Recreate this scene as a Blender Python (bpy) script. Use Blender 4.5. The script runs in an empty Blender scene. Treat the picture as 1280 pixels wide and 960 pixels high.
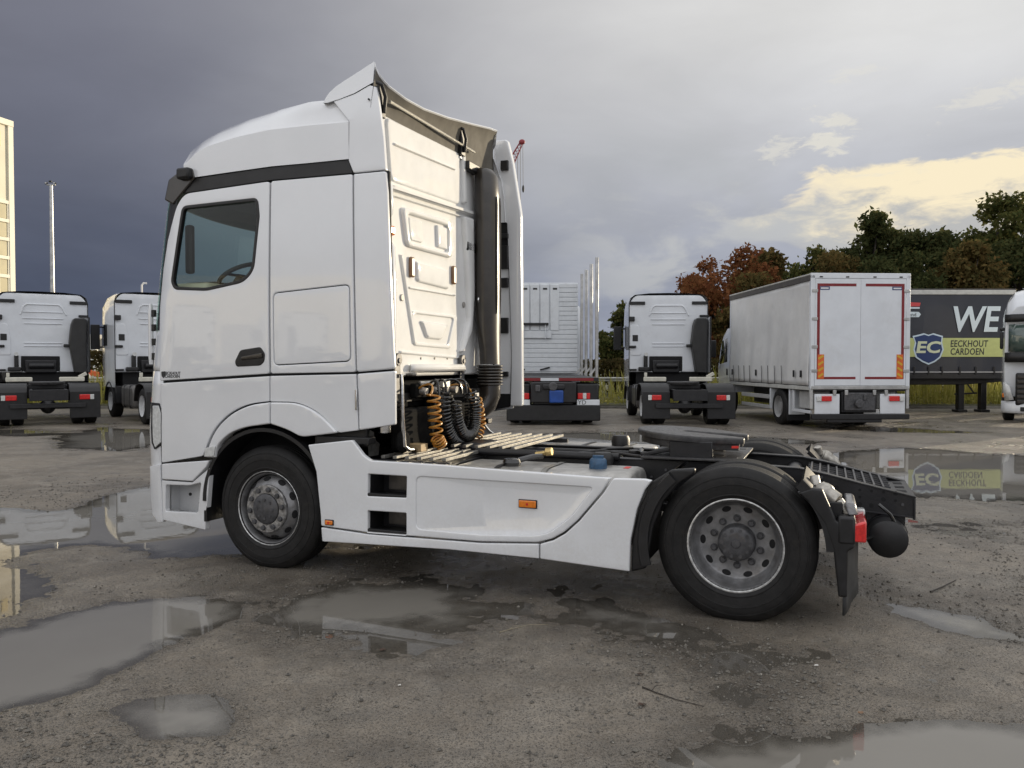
import bpy, bmesh, math, random
import numpy as np
from math import sin, cos, pi, radians, sqrt, atan, atan2, exp
from mathutils import Vector, Matrix
from mathutils.geometry import delaunay_2d_cdt

random.seed(7); np.random.seed(7)
SC = bpy.context.scene
COL = SC.collection

# ------------------------------------------------------------------ camera
F, CH, HOR = 1000.7, 1.658, 455.66            # focal length in px of the 1280 px photo, eye height, horizon row
PITCH = atan((480 - HOR) / F)
cam = bpy.data.cameras.new('camera'); camo = bpy.data.objects.new('camera', cam); COL.objects.link(camo)
cam.sensor_width = 36; cam.lens = F / 1280 * 36; cam.clip_start = .05; cam.clip_end = 6000
camo.location = (0, 0, CH); camo.rotation_euler = (pi / 2 - PITCH, 0, 0)
SC.camera = camo

# ------------------------------------------------------------------ light
SUN_AZ, SUN_EL = radians(54), radians(8.0)     # azimuth to the right of the view direction (+Y)
sd = Vector((sin(SUN_AZ) * cos(SUN_EL), cos(SUN_AZ) * cos(SUN_EL), sin(SUN_EL)))
sun = bpy.data.lights.new('sun', 'SUN'); suno = bpy.data.objects.new('sun', sun); COL.objects.link(suno)
sun.energy = 4.3; sun.angle = radians(.6); sun.color = (1, .85, .62)
suno.rotation_euler = (-sd).to_track_quat('-Z', 'Y').to_euler()
SC.view_settings.view_transform = 'Standard'; SC.view_settings.look = 'None'
SC.view_settings.exposure = 0.0; SC.view_settings.gamma = 1

W = bpy.data.worlds.new('World'); SC.world = W; W.use_nodes = True
nt = W.node_tree; nt.nodes.clear()
class NG:
    """small helper that writes node graphs as expressions"""
    def __init__(s, nt): s.nt = nt
    def n(s, t, **k):
        x = s.nt.nodes.new(t)
        for a, b in k.items(): setattr(x, a, b)
        return x
    def put(s, sock, v):
        if hasattr(v, 'node'): s.nt.links.new(v, sock)
        elif v is not None: sock.default_value = v
    def m(s, op, a, b=None, c=None, clamp=False):
        x = s.n('ShaderNodeMath', operation=op, use_clamp=clamp)
        s.put(x.inputs[0], a); s.put(x.inputs[1], b)
        if c is not None: s.put(x.inputs[2], c)
        return x.outputs[0]
    def add(s, a, b): return s.m('ADD', a, b)
    def mul(s, a, b): return s.m('MULTIPLY', a, b)
    def sub(s, a, b): return s.m('SUBTRACT', a, b)
    def step(s, v, a, b):                       # smoothstep from a to b
        x = s.n('ShaderNodeMapRange', interpolation_type='SMOOTHSTEP')
        s.put(x.inputs[0], v); s.put(x.inputs[1], a); s.put(x.inputs[2], b)
        return x.outputs[0]
    def lin(s, v, a, b, c=0., d=1.):
        x = s.n('ShaderNodeMapRange'); s.put(x.inputs[0], v)
        for i, q in enumerate((a, b, c, d)): s.put(x.inputs[i + 1], q)
        return x.outputs[0]
    def mix(s, f, a, b):
        x = s.n('ShaderNodeMix', data_type='RGBA')
        s.put(x.inputs[0], f)
        for i, q in ((6, a), (7, b)):
            s.put(x.inputs[i], q if hasattr(q, 'node') else tuple(q) + ((1,) if len(q) == 3 else ()))
        return x.outputs[2]
    def cmul(s, a, f):                          # colour times scalar / colour
        x = s.n('ShaderNodeVectorMath', operation='SCALE'); s.put(x.inputs[0], a); s.put(x.inputs[3], f); return x.outputs[0]
    def noise(s, vec, scale, detail=4, rough=.55, dist=0, out=0, w=None):
        x = s.n('ShaderNodeTexNoise'); s.put(x.inputs['Vector'], vec); x.inputs['Scale'].default_value = scale
        x.inputs['Detail'].default_value = detail; x.inputs['Roughness'].default_value = rough; x.inputs['Distortion'].default_value = dist
        return x.outputs[out]
    def vec(s, x, y, z):
        c = s.n('ShaderNodeCombineXYZ'); s.put(c.inputs[0], x); s.put(c.inputs[1], y); s.put(c.inputs[2], z); return c.outputs[0]
    def sep(s, v):
        c = s.n('ShaderNodeSeparateXYZ'); s.put(c.inputs[0], v); return c.outputs
g = NG(nt)
tc = g.n('ShaderNodeTexCoord').outputs['Generated']
nrm = g.n('ShaderNodeVectorMath', operation='NORMALIZE'); g.put(nrm.inputs[0], tc)
D = nrm.outputs[0]; dx, dy, dz = g.sep(D)
sky = g.n('ShaderNodeTexSky', sky_type='NISHITA'); sky.sun_disc = False
sky.sun_elevation = SUN_EL; sky.sun_rotation = SUN_AZ; sky.air_density = 1.2; sky.dust_density = 2.5; sky.ozone_density = 2
nish = g.cmul(sky.outputs[0], .075)
# direction on a cloud layer, so that clouds flatten towards the horizon
zz = g.add(g.m('ABSOLUTE', dz), .16)
P = g.vec(g.m('DIVIDE', dx, zz), g.m('DIVIDE', dy, zz), 0.)
hl = g.m('SQRT', g.add(g.mul(dx, dx), g.mul(dy, dy)))
cs = g.m('DIVIDE', g.add(g.mul(dx, sin(SUN_AZ)), g.mul(dy, cos(SUN_AZ))), g.m('MAXIMUM', hl, .05))   # cosine of the azimuth from the sun
az = g.m('ARCTAN2', dx, dy)
n1 = g.noise(P, .55, 5, .5, .6)
n2 = g.noise(P, 1.7, 6, .55, .4)
u = g.step(g.add(cs, g.mul(g.sub(n1, .5), .35)), .08, 1.0)
e = g.step(g.add(dz, g.mul(g.sub(n1, .5), .14)), .0, .45)
low = g.mix(u, (.072, .088, .135), (.36, .39, .48))
high = g.mix(u, (.20, .205, .25), (.78, .775, .76))
deck = g.mix(e, low, high)
back = g.mul(g.step(dy, .40, -.45), g.step(dz, -.05, .25))
deck = g.mix(back, deck, (1.05, 1.06, 1.10))            # extra brightness added to the sky behind, lighting the shaded white sides
deck = g.mix(g.step(dz, .4, .9), deck, (1.0, 1.01, 1.04))
deck = g.cmul(deck, g.lin(n2, .25, .75, .90, 1.10))
# gaps with clear sky between the clouds towards the sun
gap = g.mul(g.mul(g.step(n1, .47, .60), g.step(cs, .55, .9)), g.mul(g.step(dz, .10, .15), g.step(dz, .34, .2)))
deck = g.mix(g.mul(gap, .45), deck, nish)
# sun-lit cumulus bank low on the sun's side
Q = g.vec(g.mul(az, 5.), g.mul(dz, 13.), 3.3)
n3 = g.noise(Q, 1.15, 7, .56, .5)
n4 = g.noise(Q, 3.2, 5, .6, .3)
topz = g.add(.222, g.mul(g.sub(n4, .5), .05))
bank = g.mul(g.mul(g.step(dz, topz, g.sub(topz, .010)), g.step(g.add(az, g.mul(g.sub(n4, .5), .25)), .24, .42)), g.step(g.add(n3, g.step(az, .28, .60)), .535, .615))
bank = g.mul(bank, g.step(cs, .2, .6))
shade = g.step(g.add(n4, g.mul(g.sub(dz, .16), 5.)), .40, .68)
bcol = g.mix(shade, (.50, .50, .49), (1.0, .87, .61))
deck = g.mix(g.mul(bank, .92), deck, bcol)
# paler grey heaps left of the bank and small wisps above it
heap = g.mul(g.mul(g.step(n3, .47, .62), g.mul(g.step(dz, .24, .17), g.step(dz, .02, .09))), g.mul(g.step(az, -.02, .2), g.step(az, .5, .3)))
deck = g.mix(g.mul(heap, .45), deck, (.62, .62, .58))
n5 = g.noise(Q, 9., 5, .65, .6)
def wisp(px, py, rx, ry, k, col, tilt=0.):
    a0 = atan((px - 640) / F); z0 = sin(atan((HOR - py) / F) * cos(a0))
    p = g.sub(az, a0); q = g.sub(g.sub(dz, z0), g.mul(p, tilt))
    r = g.add(g.m('POWER', g.m('DIVIDE', p, rx), 2.), g.m('POWER', g.m('DIVIDE', q, ry), 2.))
    return g.mul(g.step(g.add(g.m('SQRT', r), g.add(g.mul(g.sub(n5, .5), 4.2), g.mul(g.sub(n4, .5), 1.6))), 1.15, .1), k)
for a in ((1042, 153, .028, .010, .62, 0, -.25), (1030, 179, .024, .011, .7, 0, -.1), (972, 186, .02, .013, .5, 0, .1), (1240, 117, .06, .012, .45, 0, .2), (1105, 218, .03, .004, .4, 0, 0), (1060, 92, .03, .008, .3, 0, 0)):
    deck = g.mix(wisp(*a), deck, (.80, .77, .68))
bg = g.n('ShaderNodeBackground'); g.put(bg.inputs[0], deck); bg.inputs[1].default_value = 1.0
out = g.n('ShaderNodeOutputWorld'); nt.links.new(bg.outputs[0], out.inputs[0])

# ------------------------------------------------------------------ pixel helpers (a pixel gives a direction; the distance comes from the plane it lies on)
TX, TY, TH, WB, RA = -1.5613, 7.5833, .3759, 3.686, .486    # the tractor: place, heading, wheelbase, axle height
cT, sT = cos(TH), sin(TH)
def ray(px, py):
    a = (px - 640) / F; b = (480 - py) / F; cp, sp = cos(PITCH), sin(PITCH)
    return Vector((a, cp + b * sp, -sp + b * cp))
def gnd(px, py, z=0):
    d = ray(px, py); t = (z - CH) / d.z; return Vector((t * d.x, t * d.y, z))
def atY(px, py, Y):
    d = ray(px, py); t = Y / d.y; return Vector((t * d.x, Y, CH + t * d.z))
def loc(X, Y): return ((X - TX) * cT - (Y - TY) * sT, (X - TX) * sT + (Y - TY) * cT)
def side(px, py, y=-1.24):
    d = ray(px, py); t = (y + TX * sT + TY * cT) / (d.x * sT + d.y * cT)
    return loc(t * d.x, t * d.y)[0], CH + t * d.z
def rear(px, py, x):
    d = ray(px, py); t = (x + TX * cT - TY * sT) / (d.x * cT - d.y * sT)
    return loc(t * d.x, t * d.y)[1], CH + t * d.z
def lvl(px, py, z):
    p = gnd(px, py, z); return loc(p.x, p.y)

# ------------------------------------------------------------------ materials
MATS = {}
def mat(name, col, rough=.5, metal=0., coat=0., var=.0, vscale=6., bump=0., bscale=40., spec=.5, dirt=0., dcol=(.12, .10, .08), emit=None, rvar=0., detail=5):
    if name in MATS: return MATS[name]
    m = bpy.data.materials.new(name); m.use_nodes = True; MATS[name] = m
    t = m.node_tree; b = t.nodes['Principled BSDF']; q = NG(t)
    pos = q.n('ShaderNodeTexCoord').outputs['Object']
    c = tuple(col) + (1,)
    b.inputs['Base Color'].default_value = c; b.inputs['Roughness'].default_value = rough
    b.inputs['Metallic'].default_value = metal; b.inputs['Specular IOR Level'].default_value = spec
    b.inputs['Coat Weight'].default_value = coat; b.inputs['Coat Roughness'].default_value = .03; b.inputs['Coat IOR'].default_value = 1.62
    cs_ = None
    if var or dirt:
        n = q.noise(pos, vscale, detail, .6)
        cs_ = q.mix(q.step(n, .3, .7), tuple(x * (1 - var) for x in col), tuple(min(1, x * (1 + var)) for x in col))
        if dirt:
            n2 = q.noise(pos, vscale * .6, 7, .7, .4)
            cs_ = q.mix(q.mul(q.step(n2, .5, .75), dirt), cs_, dcol)
        q.put(b.inputs['Base Color'], cs_)
    if rvar:
        n = q.noise(pos, vscale * 1.7, 4); q.put(b.inputs['Roughness'], q.lin(n, .3, .7, max(0, rough - rvar), min(1, rough + rvar)))
    if bump:
        n = q.noise(pos, bscale, 5, .6); bn = q.n('ShaderNodeBump'); bn.inputs['Strength'].default_value = bump; bn.inputs['Distance'].default_value = .01
        q.put(bn.inputs['Height'], n); t.links.new(bn.outputs[0], b.inputs['Normal'])
    if emit:
        b.inputs['Emission Color'].default_value = c; b.inputs['Emission Strength'].default_value = emit
    return m
paint = mat('white_paint', (.775, .788, .805), .18, coat=1., var=.02, vscale=2.2, bump=.010, bscale=2.5, dirt=.05, dcol=(.50, .47, .42), rvar=.05, spec=.6)
def grime(m):
    """road film: fine dried spray, thicker low down on the vehicle, and faint run-off streaks"""
    t = m.node_tree; b = t.nodes['Principled BSDF']; q = NG(t); pos = q.n('ShaderNodeTexCoord').outputs['Object']; x, y, z = q.sep(pos)
    spray = q.noise(pos, 38., 5, .75); blot = q.noise(pos, 4.5, 5, .65, .4); run = q.noise(q.vec(q.mul(x, 26.), q.mul(y, 26.), q.mul(z, 1.1)), 1., 4, .6)
    k = q.add(q.mul(q.mul(q.step(z, 1.05, .25), q.step(q.add(q.mul(spray, .5), q.mul(blot, .5)), .40, .62)), .16), q.mul(q.mul(q.step(run, .60, .78), q.step(blot, .45, .7)), .08))
    old = b.inputs['Base Color'].links[0].from_socket
    q.put(b.inputs['Base Color'], q.mix(k, old, (.36, .32, .26)))
    q.put(b.inputs['Coat Weight'], q.lin(k, 0., .5, 1., .25))
grime(paint)
wallpaint = mat('white_paint_cab_wall', (.76, .765, .76), .7, coat=.6, spec=.12, var=.03, vscale=5, dirt=.12, dcol=(.45, .40, .32), rvar=.06)
black = mat('black_plastic', (.010, .010, .011), .46, var=.3, vscale=9, bump=.08, bscale=300, dirt=.14, dcol=(.035, .032, .03))
satin = mat('dark_satin_plastic', (.028, .023, .018), .30, coat=.3, var=.2, vscale=8, dirt=.3, dcol=(.08, .065, .045))
rubber = mat('tyre_rubber', (.0125, .012, .012), .62, var=.3, vscale=14, bump=.2, bscale=90, dirt=.30, dcol=(.05, .044, .037), spec=.35)
gap_m = mat('dark_gap', (.006, .006, .007), .8, var=.1)
chassis = mat('chassis_black', (.012, .012, .014), .42, var=.3, vscale=9, bump=.1, bscale=60, dirt=.3, dcol=(.05, .045, .038))
grease = mat('greasy_plate', (.035, .034, .035), .38, var=.4, vscale=18, bump=.2, bscale=50, dirt=.5, dcol=(.09, .08, .07), rvar=.12)
steel = mat('wheel_steel', (.23, .23, .235), .42, metal=.5, var=.25, vscale=12, bump=.1, bscale=70, dirt=.55, dcol=(.13, .11, .095), rvar=.1)
rimedge = mat('rim_edge_worn', (.62, .62, .61), .4, metal=.6, var=.3, vscale=25, dirt=.5, dcol=(.12, .10, .09))
hubm = mat('hub_dark_steel', (.085, .085, .09), .5, metal=.4, var=.3, vscale=20, bump=.1, dirt=.4)
alu = mat('tank_aluminium', (.46, .45, .43), .42, metal=.75, var=.15, vscale=10, dirt=.5, dcol=(.22, .19, .16), rvar=.1)
deckalu = mat('catwalk_aluminium', (.24, .235, .22), .42, metal=.65, var=.3, vscale=20, dirt=.6, dcol=(.16, .13, .10))
chrome = mat('worn_chrome', (.66, .66, .66), .16, metal=1., var=.2, vscale=30, dirt=.35, dcol=(.12, .11, .10))
amber = mat('amber_lens', (.75, .20, .008), .2, coat=.6, var=.12, vscale=60)
redl = mat('red_lens', (.62, .012, .012), .18, coat=.7, var=.2, vscale=40)
clearl = mat('clear_lens', (.62, .63, .62), .12, coat=.8, var=.15, vscale=30)
orange = mat('orange_hose', (.50, .23, .035), .38, coat=.3, var=.15, vscale=30)
hose = mat('black_hose', (.012, .012, .012), .22, coat=.5, var=.2, vscale=20)
blue = mat('blue_cap', (.035, .09, .17), .4, var=.2, vscale=30)
redpl = mat('red_sticker', (.62, .03, .02), .5, var=.1)
beige = mat('beige_trim', (.52, .47, .36), .6, var=.08, vscale=8)
darkint = mat('dark_interior', (.03, .028, .026), .7, var=.2)
brownpl = mat('brown_trim', (.22, .12, .06), .4, var=.2)
mattblack = mat('matt_black', (.010, .010, .010), .9, spec=.08, var=.3, vscale=12, dirt=.2, dcol=(.03, .028, .025))
printm = mat('black_print', (.03, .03, .03), .6, var=.1)
def glass(name, tint, fac=.9):
    m = bpy.data.materials.new(name); m.use_nodes = True; t = m.node_tree; t.nodes.clear(); q = NG(t)
    tr = q.n('ShaderNodeBsdfTransparent'); tr.inputs[0].default_value = tuple(tint) + (1,)
    gl = q.n('ShaderNodeBsdfGlossy'); gl.inputs[1].default_value = .01
    fr = q.n('ShaderNodeFresnel'); fr.inputs[0].default_value = 1.45
    mx = q.n('ShaderNodeMixShader'); bf = q.n('ShaderNodeNewGeometry').outputs['Backfacing']; q.put(mx.inputs[0], q.mul(fr.outputs[0], q.sub(1., bf))); t.links.new(tr.outputs[0], mx.inputs[1]); t.links.new(gl.outputs[0], mx.inputs[2])
    o = q.n('ShaderNodeOutputMaterial'); t.links.new(mx.outputs[0], o.inputs[0]); return m
teal = glass('tinted_glass', (.80, .90, .86))
darkglass = mat('dark_glass', (.012, .014, .015), .05, coat=1., var=.1)

# ------------------------------------------------------------------ mesh helpers
def link(name, me, m, parent=None):
    o = bpy.data.objects.new(name, me); COL.objects.link(o)
    if m: me.materials.append(m)
    if parent: o.parent = parent
    return o
def tag(o, label=None, cat=None, group=None, kind=None):
    for k, v in (('label', label), ('category', cat), ('group', group), ('kind', kind)):
        if v: o[k] = v
    return o
def empty(name, loc_=(0, 0, 0), rz=0., label=None, cat=None, group=None):
    o = bpy.data.objects.new(name, None); COL.objects.link(o); o.location = loc_; o.rotation_euler = (0, 0, rz); o.empty_display_size = .2
    return tag(o, label, cat, group)
class MB:
    def __init__(s): s.v = []; s.f = []
    def raw(s, vs, fs):
        o = len(s.v); s.v += [tuple(p) for p in vs]; s.f += [tuple(i + o for i in q) for q in fs]; return s
    def box(s, x0, x1, y0, y1, z0, z1):
        x0, x1 = sorted((x0, x1)); y0, y1 = sorted((y0, y1)); z0, z1 = sorted((z0, z1))
        return s.raw([(x, y, z) for z in (z0, z1) for y in (y0, y1) for x in (x0, x1)], [(0, 2, 3, 1), (4, 5, 7, 6), (0, 1, 5, 4), (2, 6, 7, 3), (0, 4, 6, 2), (1, 3, 7, 5)])
    def obox(s, c, size, R):
        h = [q / 2 for q in size]
        return s.raw([Vector(c) + R @ Vector((x, y, z)) for z in (-h[2], h[2]) for y in (-h[1], h[1]) for x in (-h[0], h[0])], [(0, 2, 3, 1), (4, 5, 7, 6), (0, 1, 5, 4), (2, 6, 7, 3), (0, 4, 6, 2), (1, 3, 7, 5)])
    def beam(s, a, b, w, h, up=(0, 0, 1)):
        a, b = Vector(a), Vector(b); d = (b - a); L = d.length; d.normalize()
        q = d.cross(Vector(up)); q = q.normalized() if q.length > 1e-5 else Vector((1, 0, 0)); r = q.cross(d)
        R = Matrix((d, q, r)).transposed(); return s.obox((a + b) / 2, (L, w, h), R)
    def cyl(s, a, b, r0, r1=None, n=20, cap=True):
        r1 = r0 if r1 is None else r1; a, b = Vector(a), Vector(b); d = (b - a).normalized()
        q = d.orthogonal().normalized(); w = d.cross(q); vs = []
        for c, r in ((a, r0), (b, r1)):
            vs += [c + q * (r * cos(2 * pi * i / n)) + w * (r * sin(2 * pi * i / n)) for i in range(n)]
        fs = [(i, (i + 1) % n, n + (i + 1) % n, n + i) for i in range(n)]
        if cap: fs += [tuple(range(n - 1, -1, -1)), tuple(range(n, 2 * n))]
        return s.raw(vs, fs)
    def tube(s, path, r, n=8, closed=False, cap=True):
        path = [Vector(p) for p in path]; N = len(path); rs = r if hasattr(r, '__len__') else [r] * N
        ref = None; vs = []
        for i, p in enumerate(path):
            a = path[i - 1] if (i or closed) else p; b = path[(i + 1) % N] if (i < N - 1 or closed) else p
            d = (b - a).normalized()
            if ref is None: ref = d.orthogonal().normalized()
            ref = ref - d * ref.dot(d)
            if ref.length < 1e-6: ref = d.orthogonal()
            ref.normalize(); w = d.cross(ref)
            vs += [p + ref * (rs[i] * cos(2 * pi * k / n)) + w * (rs[i] * sin(2 * pi * k / n)) for k in range(n)]
        fs = []
        for i in range(N if closed else N - 1):
            j = (i + 1) % N
            fs += [(i * n + k, i * n + (k + 1) % n, j * n + (k + 1) % n, j * n + k) for k in range(n)]
        if cap and not closed: fs += [tuple(range(n - 1, -1, -1)), tuple(range((N - 1) * n, N * n))]
        return s.raw(vs, fs)
    def lathe(s, prof, o=(0, 0, 0), axis='y', n=48, a0=0., a1=2 * pi, cap=False):
        full = abs(a1 - a0 - 2 * pi) < 1e-6; N = n if full else n + 1; vs = []; o = Vector(o)
        for r, a in prof:
            for k in range(N):
                t = a0 + (a1 - a0) * k / n; c, q = r * cos(t), r * sin(t)
                vs.append(o + Vector({'y': (c, a, q), 'z': (c, q, a), 'x': (a, c, q)}[axis]))
        fs = []
        for i in range(len(prof) - 1):
            for k in range(n):
                j = (k + 1) % N; fs.append((i * N + k, i * N + j, (i + 1) * N + j, (i + 1) * N + k))
        return s.raw(vs, fs)
    def grid(s, rows, closed=False):
        n = len(rows[0]); vs = [p for r in rows for p in r]; fs = []
        for i in range(len(rows) - 1):
            for k in range(n if closed else n - 1):
                j = (k + 1) % n; fs.append((i * n + k, i * n + j, (i + 1) * n + j, (i + 1) * n + k))
        return s.raw(vs, fs)
    def prism(s, poly, M, d0, d1):
        n = len(poly); vs = [M(a, b, d0) for a, b in poly] + [M(a, b, d1) for a, b in poly]
        return s.raw(vs, [tuple(range(n)), tuple(range(2 * n - 1, n - 1, -1))] + [(i, n + i, n + (i + 1) % n, (i + 1) % n) for i in range(n)])
    def ball(s, c, r, n=12, m=8):
        r = r if hasattr(r, '__len__') else (r, r, r); rows = []
        for i in range(m + 1):
            t = pi * i / m; rows.append([(c[0] + r[0] * sin(t) * cos(2 * pi * k / n), c[1] + r[1] * sin(t) * sin(2 * pi * k / n), c[2] + r[2] * cos(t)) for k in range(n)])
        return s.grid(rows, True)
    def mesh(s, name, smooth=35, merge=True):
        me = bpy.data.meshes.new(name); me.from_pydata(s.v, [], s.f)
        bm = bmesh.new(); bm.from_mesh(me)
        if merge: bmesh.ops.remove_doubles(bm, verts=bm.verts, dist=1e-5)
        bmesh.ops.recalc_face_normals(bm, faces=bm.faces); bm.to_mesh(me); bm.free()
        if smooth:
            me.polygons.foreach_set('use_smooth', [True] * len(me.polygons)); me.set_sharp_from_angle(angle=radians(smooth))
        return me
    def build(s, name, m, parent=None, bev=0., smooth=35, seg=2, merge=True):
        o = link(name, s.mesh(name, smooth, merge), m, parent)
        if bev:
            b = o.modifiers.new('bevel', 'BEVEL'); b.width = bev; b.segments = seg; b.limit_method = 'ANGLE'; b.angle_limit = radians(40); b.harden_normals = False
        return o
def part(name, m, parent, fn, bev=0., smooth=35, split=False):
    """one part; with split=True every separate piece becomes a part of its own"""
    b = MB(); fn(b)
    if not split: return b.build(name, m, parent, bev, smooth)
    top = list(range(len(b.v)))
    def find(i):
        while top[i] != i: top[i] = top[top[i]]; i = top[i]
        return i
    for f in b.f:
        for i in f[1:]: top[find(i)] = find(f[0])
    grp = {}
    for f in b.f: grp.setdefault(find(f[0]), []).append(f)
    for fs in grp.values():
        c = MB(); ix = sorted({i for f in fs for i in f}); mp = {k: n for n, k in enumerate(ix)}
        c.v = [b.v[k] for k in ix]; c.f = [tuple(mp[i] for i in f) for f in fs]; o = c.build(name, m, parent, bev, smooth)
    return o

def fillet(poly, r, n=5):
    """round the corners of a 2D polygon; r is one radius or one per corner"""
    N = len(poly); rs = r if hasattr(r, '__len__') else [r] * N; out_ = []
    for i in range(N):
        p = Vector(poly[i]); a = Vector(poly[i - 1]); b = Vector(poly[(i + 1) % N]); rr = rs[i]
        if rr <= 0: out_.append(tuple(p)); continue
        u_, v_ = (a - p), (b - p); la, lb = u_.length, v_.length
        if la < 1e-6 or lb < 1e-6: continue
        u_.normalize(); v_.normalize(); d = min(rr, la * .48, lb * .48)
        A, B = p + u_ * d, p + v_ * d
        for k in range(n + 1):
            t = k / n; out_.append(tuple(A * (1 - t) ** 2 + p * (2 * t * (1 - t)) + B * t ** 2))
    return out_
def area2(p): return sum(p[i - 1][0] * p[i][1] - p[i][0] * p[i - 1][1] for i in range(len(p))) / 2
def inside(p, x, y):
    c = False
    for i in range(len(p)):
        (x1, y1), (x2, y2) = p[i - 1], p[i]
        if (y1 > y) != (y2 > y) and x < (x2 - x1) * (y - y1) / (y2 - y1) + x1: c = not c
    return c
def dist_poly(p, x, y):
    best = 9e9
    for i in range(len(p)):
        (x1, y1), (x2, y2) = p[i - 1], p[i]; ux, uy = x2 - x1, y2 - y1; L = ux * ux + uy * uy
        t = 0 if L == 0 else max(0, min(1, ((x - x1) * ux + (y - y1) * uy) / L)); best = min(best, (x - x1 - t * ux) ** 2 + (y - y1 - t * uy) ** 2)
    return sqrt(best)
def inset(p, d):
    """move the outline of a CCW polygon inwards by d"""
    N = len(p); o = []
    for i in range(N):
        a, b, c = Vector(p[i - 1]), Vector(p[i]), Vector(p[(i + 1) % N])
        e1, e2 = (b - a), (c - b)
        e1 = e1.normalized() if e1.length > 1e-9 else e1; e2 = e2.normalized() if e2.length > 1e-9 else e2
        n1_, n2_ = Vector((-e1.y, e1.x)), Vector((-e2.y, e2.x)); m_ = n1_ + n2_
        m_ = m_.normalized() if m_.length > 1e-6 else n1_
        k = max(.45, m_.dot(n1_)); o.append(tuple(b + m_ * (d / k)))
    return o
def densify(p, L):
    o = []
    for i in range(len(p)):
        a, b = Vector(p[i]), Vector(p[(i + 1) % len(p)]); n = max(1, int((b - a).length / L))
        o += [tuple(a + (b - a) * (k / n)) for k in range(n)]
    return o
def panel(name, poly, M, m, parent, holes=(), th=.03, bev=.006, grid=.09, off=0., mirror=False, dense=.09, smooth=True):
    """a sheet with rounded-over edges: 2D outline (a, b) -> M(a, b, depth outwards)"""
    out_ = densify(poly, dense)
    if area2(out_) < 0: out_ = out_[::-1]
    hs = []
    for h in holes:
        h = densify(h, dense); hs.append(h[::-1] if area2(h) > 0 else h)         # clockwise: inset() then grows the hole
    loops = [out_] + hs; ins = [inset(l, bev) for l in loops]; mid = [inset(l, bev * .3) for l in loops]
    pts = []; edges = []; start = []
    for l in ins:
        s0 = len(pts); start.append(s0); pts += [Vector(p) for p in l]; edges += [(s0 + i, s0 + (i + 1) % len(l)) for i in range(len(l))]
    xs = [p.x for p in pts]; ys = [p.y for p in pts]
    if grid:
        a = min(xs) + grid / 2
        while a < max(xs):
            b = min(ys) + grid / 2
            while b < max(ys):
                if inside(ins[0], a, b) and not any(inside(h, a, b) for h in ins[1:]) and all(dist_poly(l, a, b) > grid * .35 for l in ins): pts.append(Vector((a, b)))
                b += grid
            a += grid
    V, E_, Fc, ov, oe, of = delaunay_2d_cdt(pts, edges, [], 0, 1e-6)
    vs = [M(p.x, p.y, off) for p in V]; fs = []
    for f in Fc:
        cx = sum(V[i].x for i in f) / len(f); cy = sum(V[i].y for i in f) / len(f)
        if inside(ins[0], cx, cy) and not any(inside(h, cx, cy) for h in ins[1:]): fs.append(tuple(f))
    mp = {}
    for k, l in enumerate(ov):
        for i in l: mp[i] = k
    for li, l in enumerate(loops):
        n = len(l); r0 = [mp[start[li] + i] for i in range(n)]; rings = [r0]
        for q, dd in ((mid[li], -bev * .3), (l, -bev), (l, -max(th, bev + .001))):
            s0 = len(vs); vs += [M(a, b, off + dd) for a, b in q]; rings.append(list(range(s0, s0 + n)))
        for A, B in zip(rings, rings[1:]):
            fs += [(A[i], B[i], B[(i + 1) % n], A[(i + 1) % n]) for i in range(n)]
    def mk(vs_, flip):
        b = MB(); b.v = [tuple(q) for q in vs_]; b.f = [tuple(reversed(f)) for f in fs] if flip else fs
        me = bpy.data.meshes.new(name); me.from_pydata(b.v, [], b.f)
        bm = bmesh.new(); bm.from_mesh(me); bmesh.ops.recalc_face_normals(bm, faces=bm.faces); bm.to_mesh(me); bm.free()
        me.polygons.foreach_set('use_smooth', [smooth] * len(me.polygons)); me.set_sharp_from_angle(angle=radians(50))
        o = link(name, me, m, parent); w = o.modifiers.new('wn', 'WEIGHTED_NORMAL'); w.keep_sharp = True
        return o
    o = mk(vs, False)
    if mirror: return o, mk([(q[0], -q[1], q[2]) for q in vs], True)
    return o
def text_mesh(txt, size, extrude=.002, shear=0., bold=0., spacing=1.):
    c = bpy.data.curves.new('t', 'FONT'); c.body = txt; c.size = size; c.extrude = extrude; c.shear = shear; c.offset = bold; c.space_character = spacing
    c.align_x = 'CENTER'; c.align_y = 'CENTER'; c.resolution_u = 3
    o = bpy.data.objects.new('t', c); COL.objects.link(o); bpy.context.view_layer.update()
    me = bpy.data.meshes.new_from_object(o.evaluated_get(bpy.context.evaluated_depsgraph_get())); bpy.data.objects.remove(o); bpy.data.curves.remove(c)
    return me
def copy_tree(o, parent=None):
    c = o.copy(); COL.objects.link(c)
    if parent: c.parent = parent; c.matrix_parent_inverse = Matrix()
    for ch in o.children: copy_tree(ch, c)
    return c

# ------------------------------------------------------------------ ground
_rs = np.random.RandomState(3); _T = _rs.rand(256, 256)
def vnoise(x, y):
    xi = np.floor(x).astype(int); yi = np.floor(y).astype(int); fx = x - xi; fy = y - yi
    fx = fx * fx * (3 - 2 * fx); fy = fy * fy * (3 - 2 * fy)
    a = _T[xi % 256, yi % 256]; b = _T[(xi + 1) % 256, yi % 256]; c = _T[xi % 256, (yi + 1) % 256]; d = _T[(xi + 1) % 256, (yi + 1) % 256]
    return (a * (1 - fx) + b * fx) * (1 - fy) + (c * (1 - fx) + d * fx) * fy
def fbm(x, y, o=4):
    s = 0; a = 1.; t = 0.
    for k in range(o):
        s = s + a * vnoise(x * 2 ** k + 17.3 * k, y * 2 ** k + 5.1 * k); t += a; a *= .5
    return s / t - .5
WATER = -.013
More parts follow.
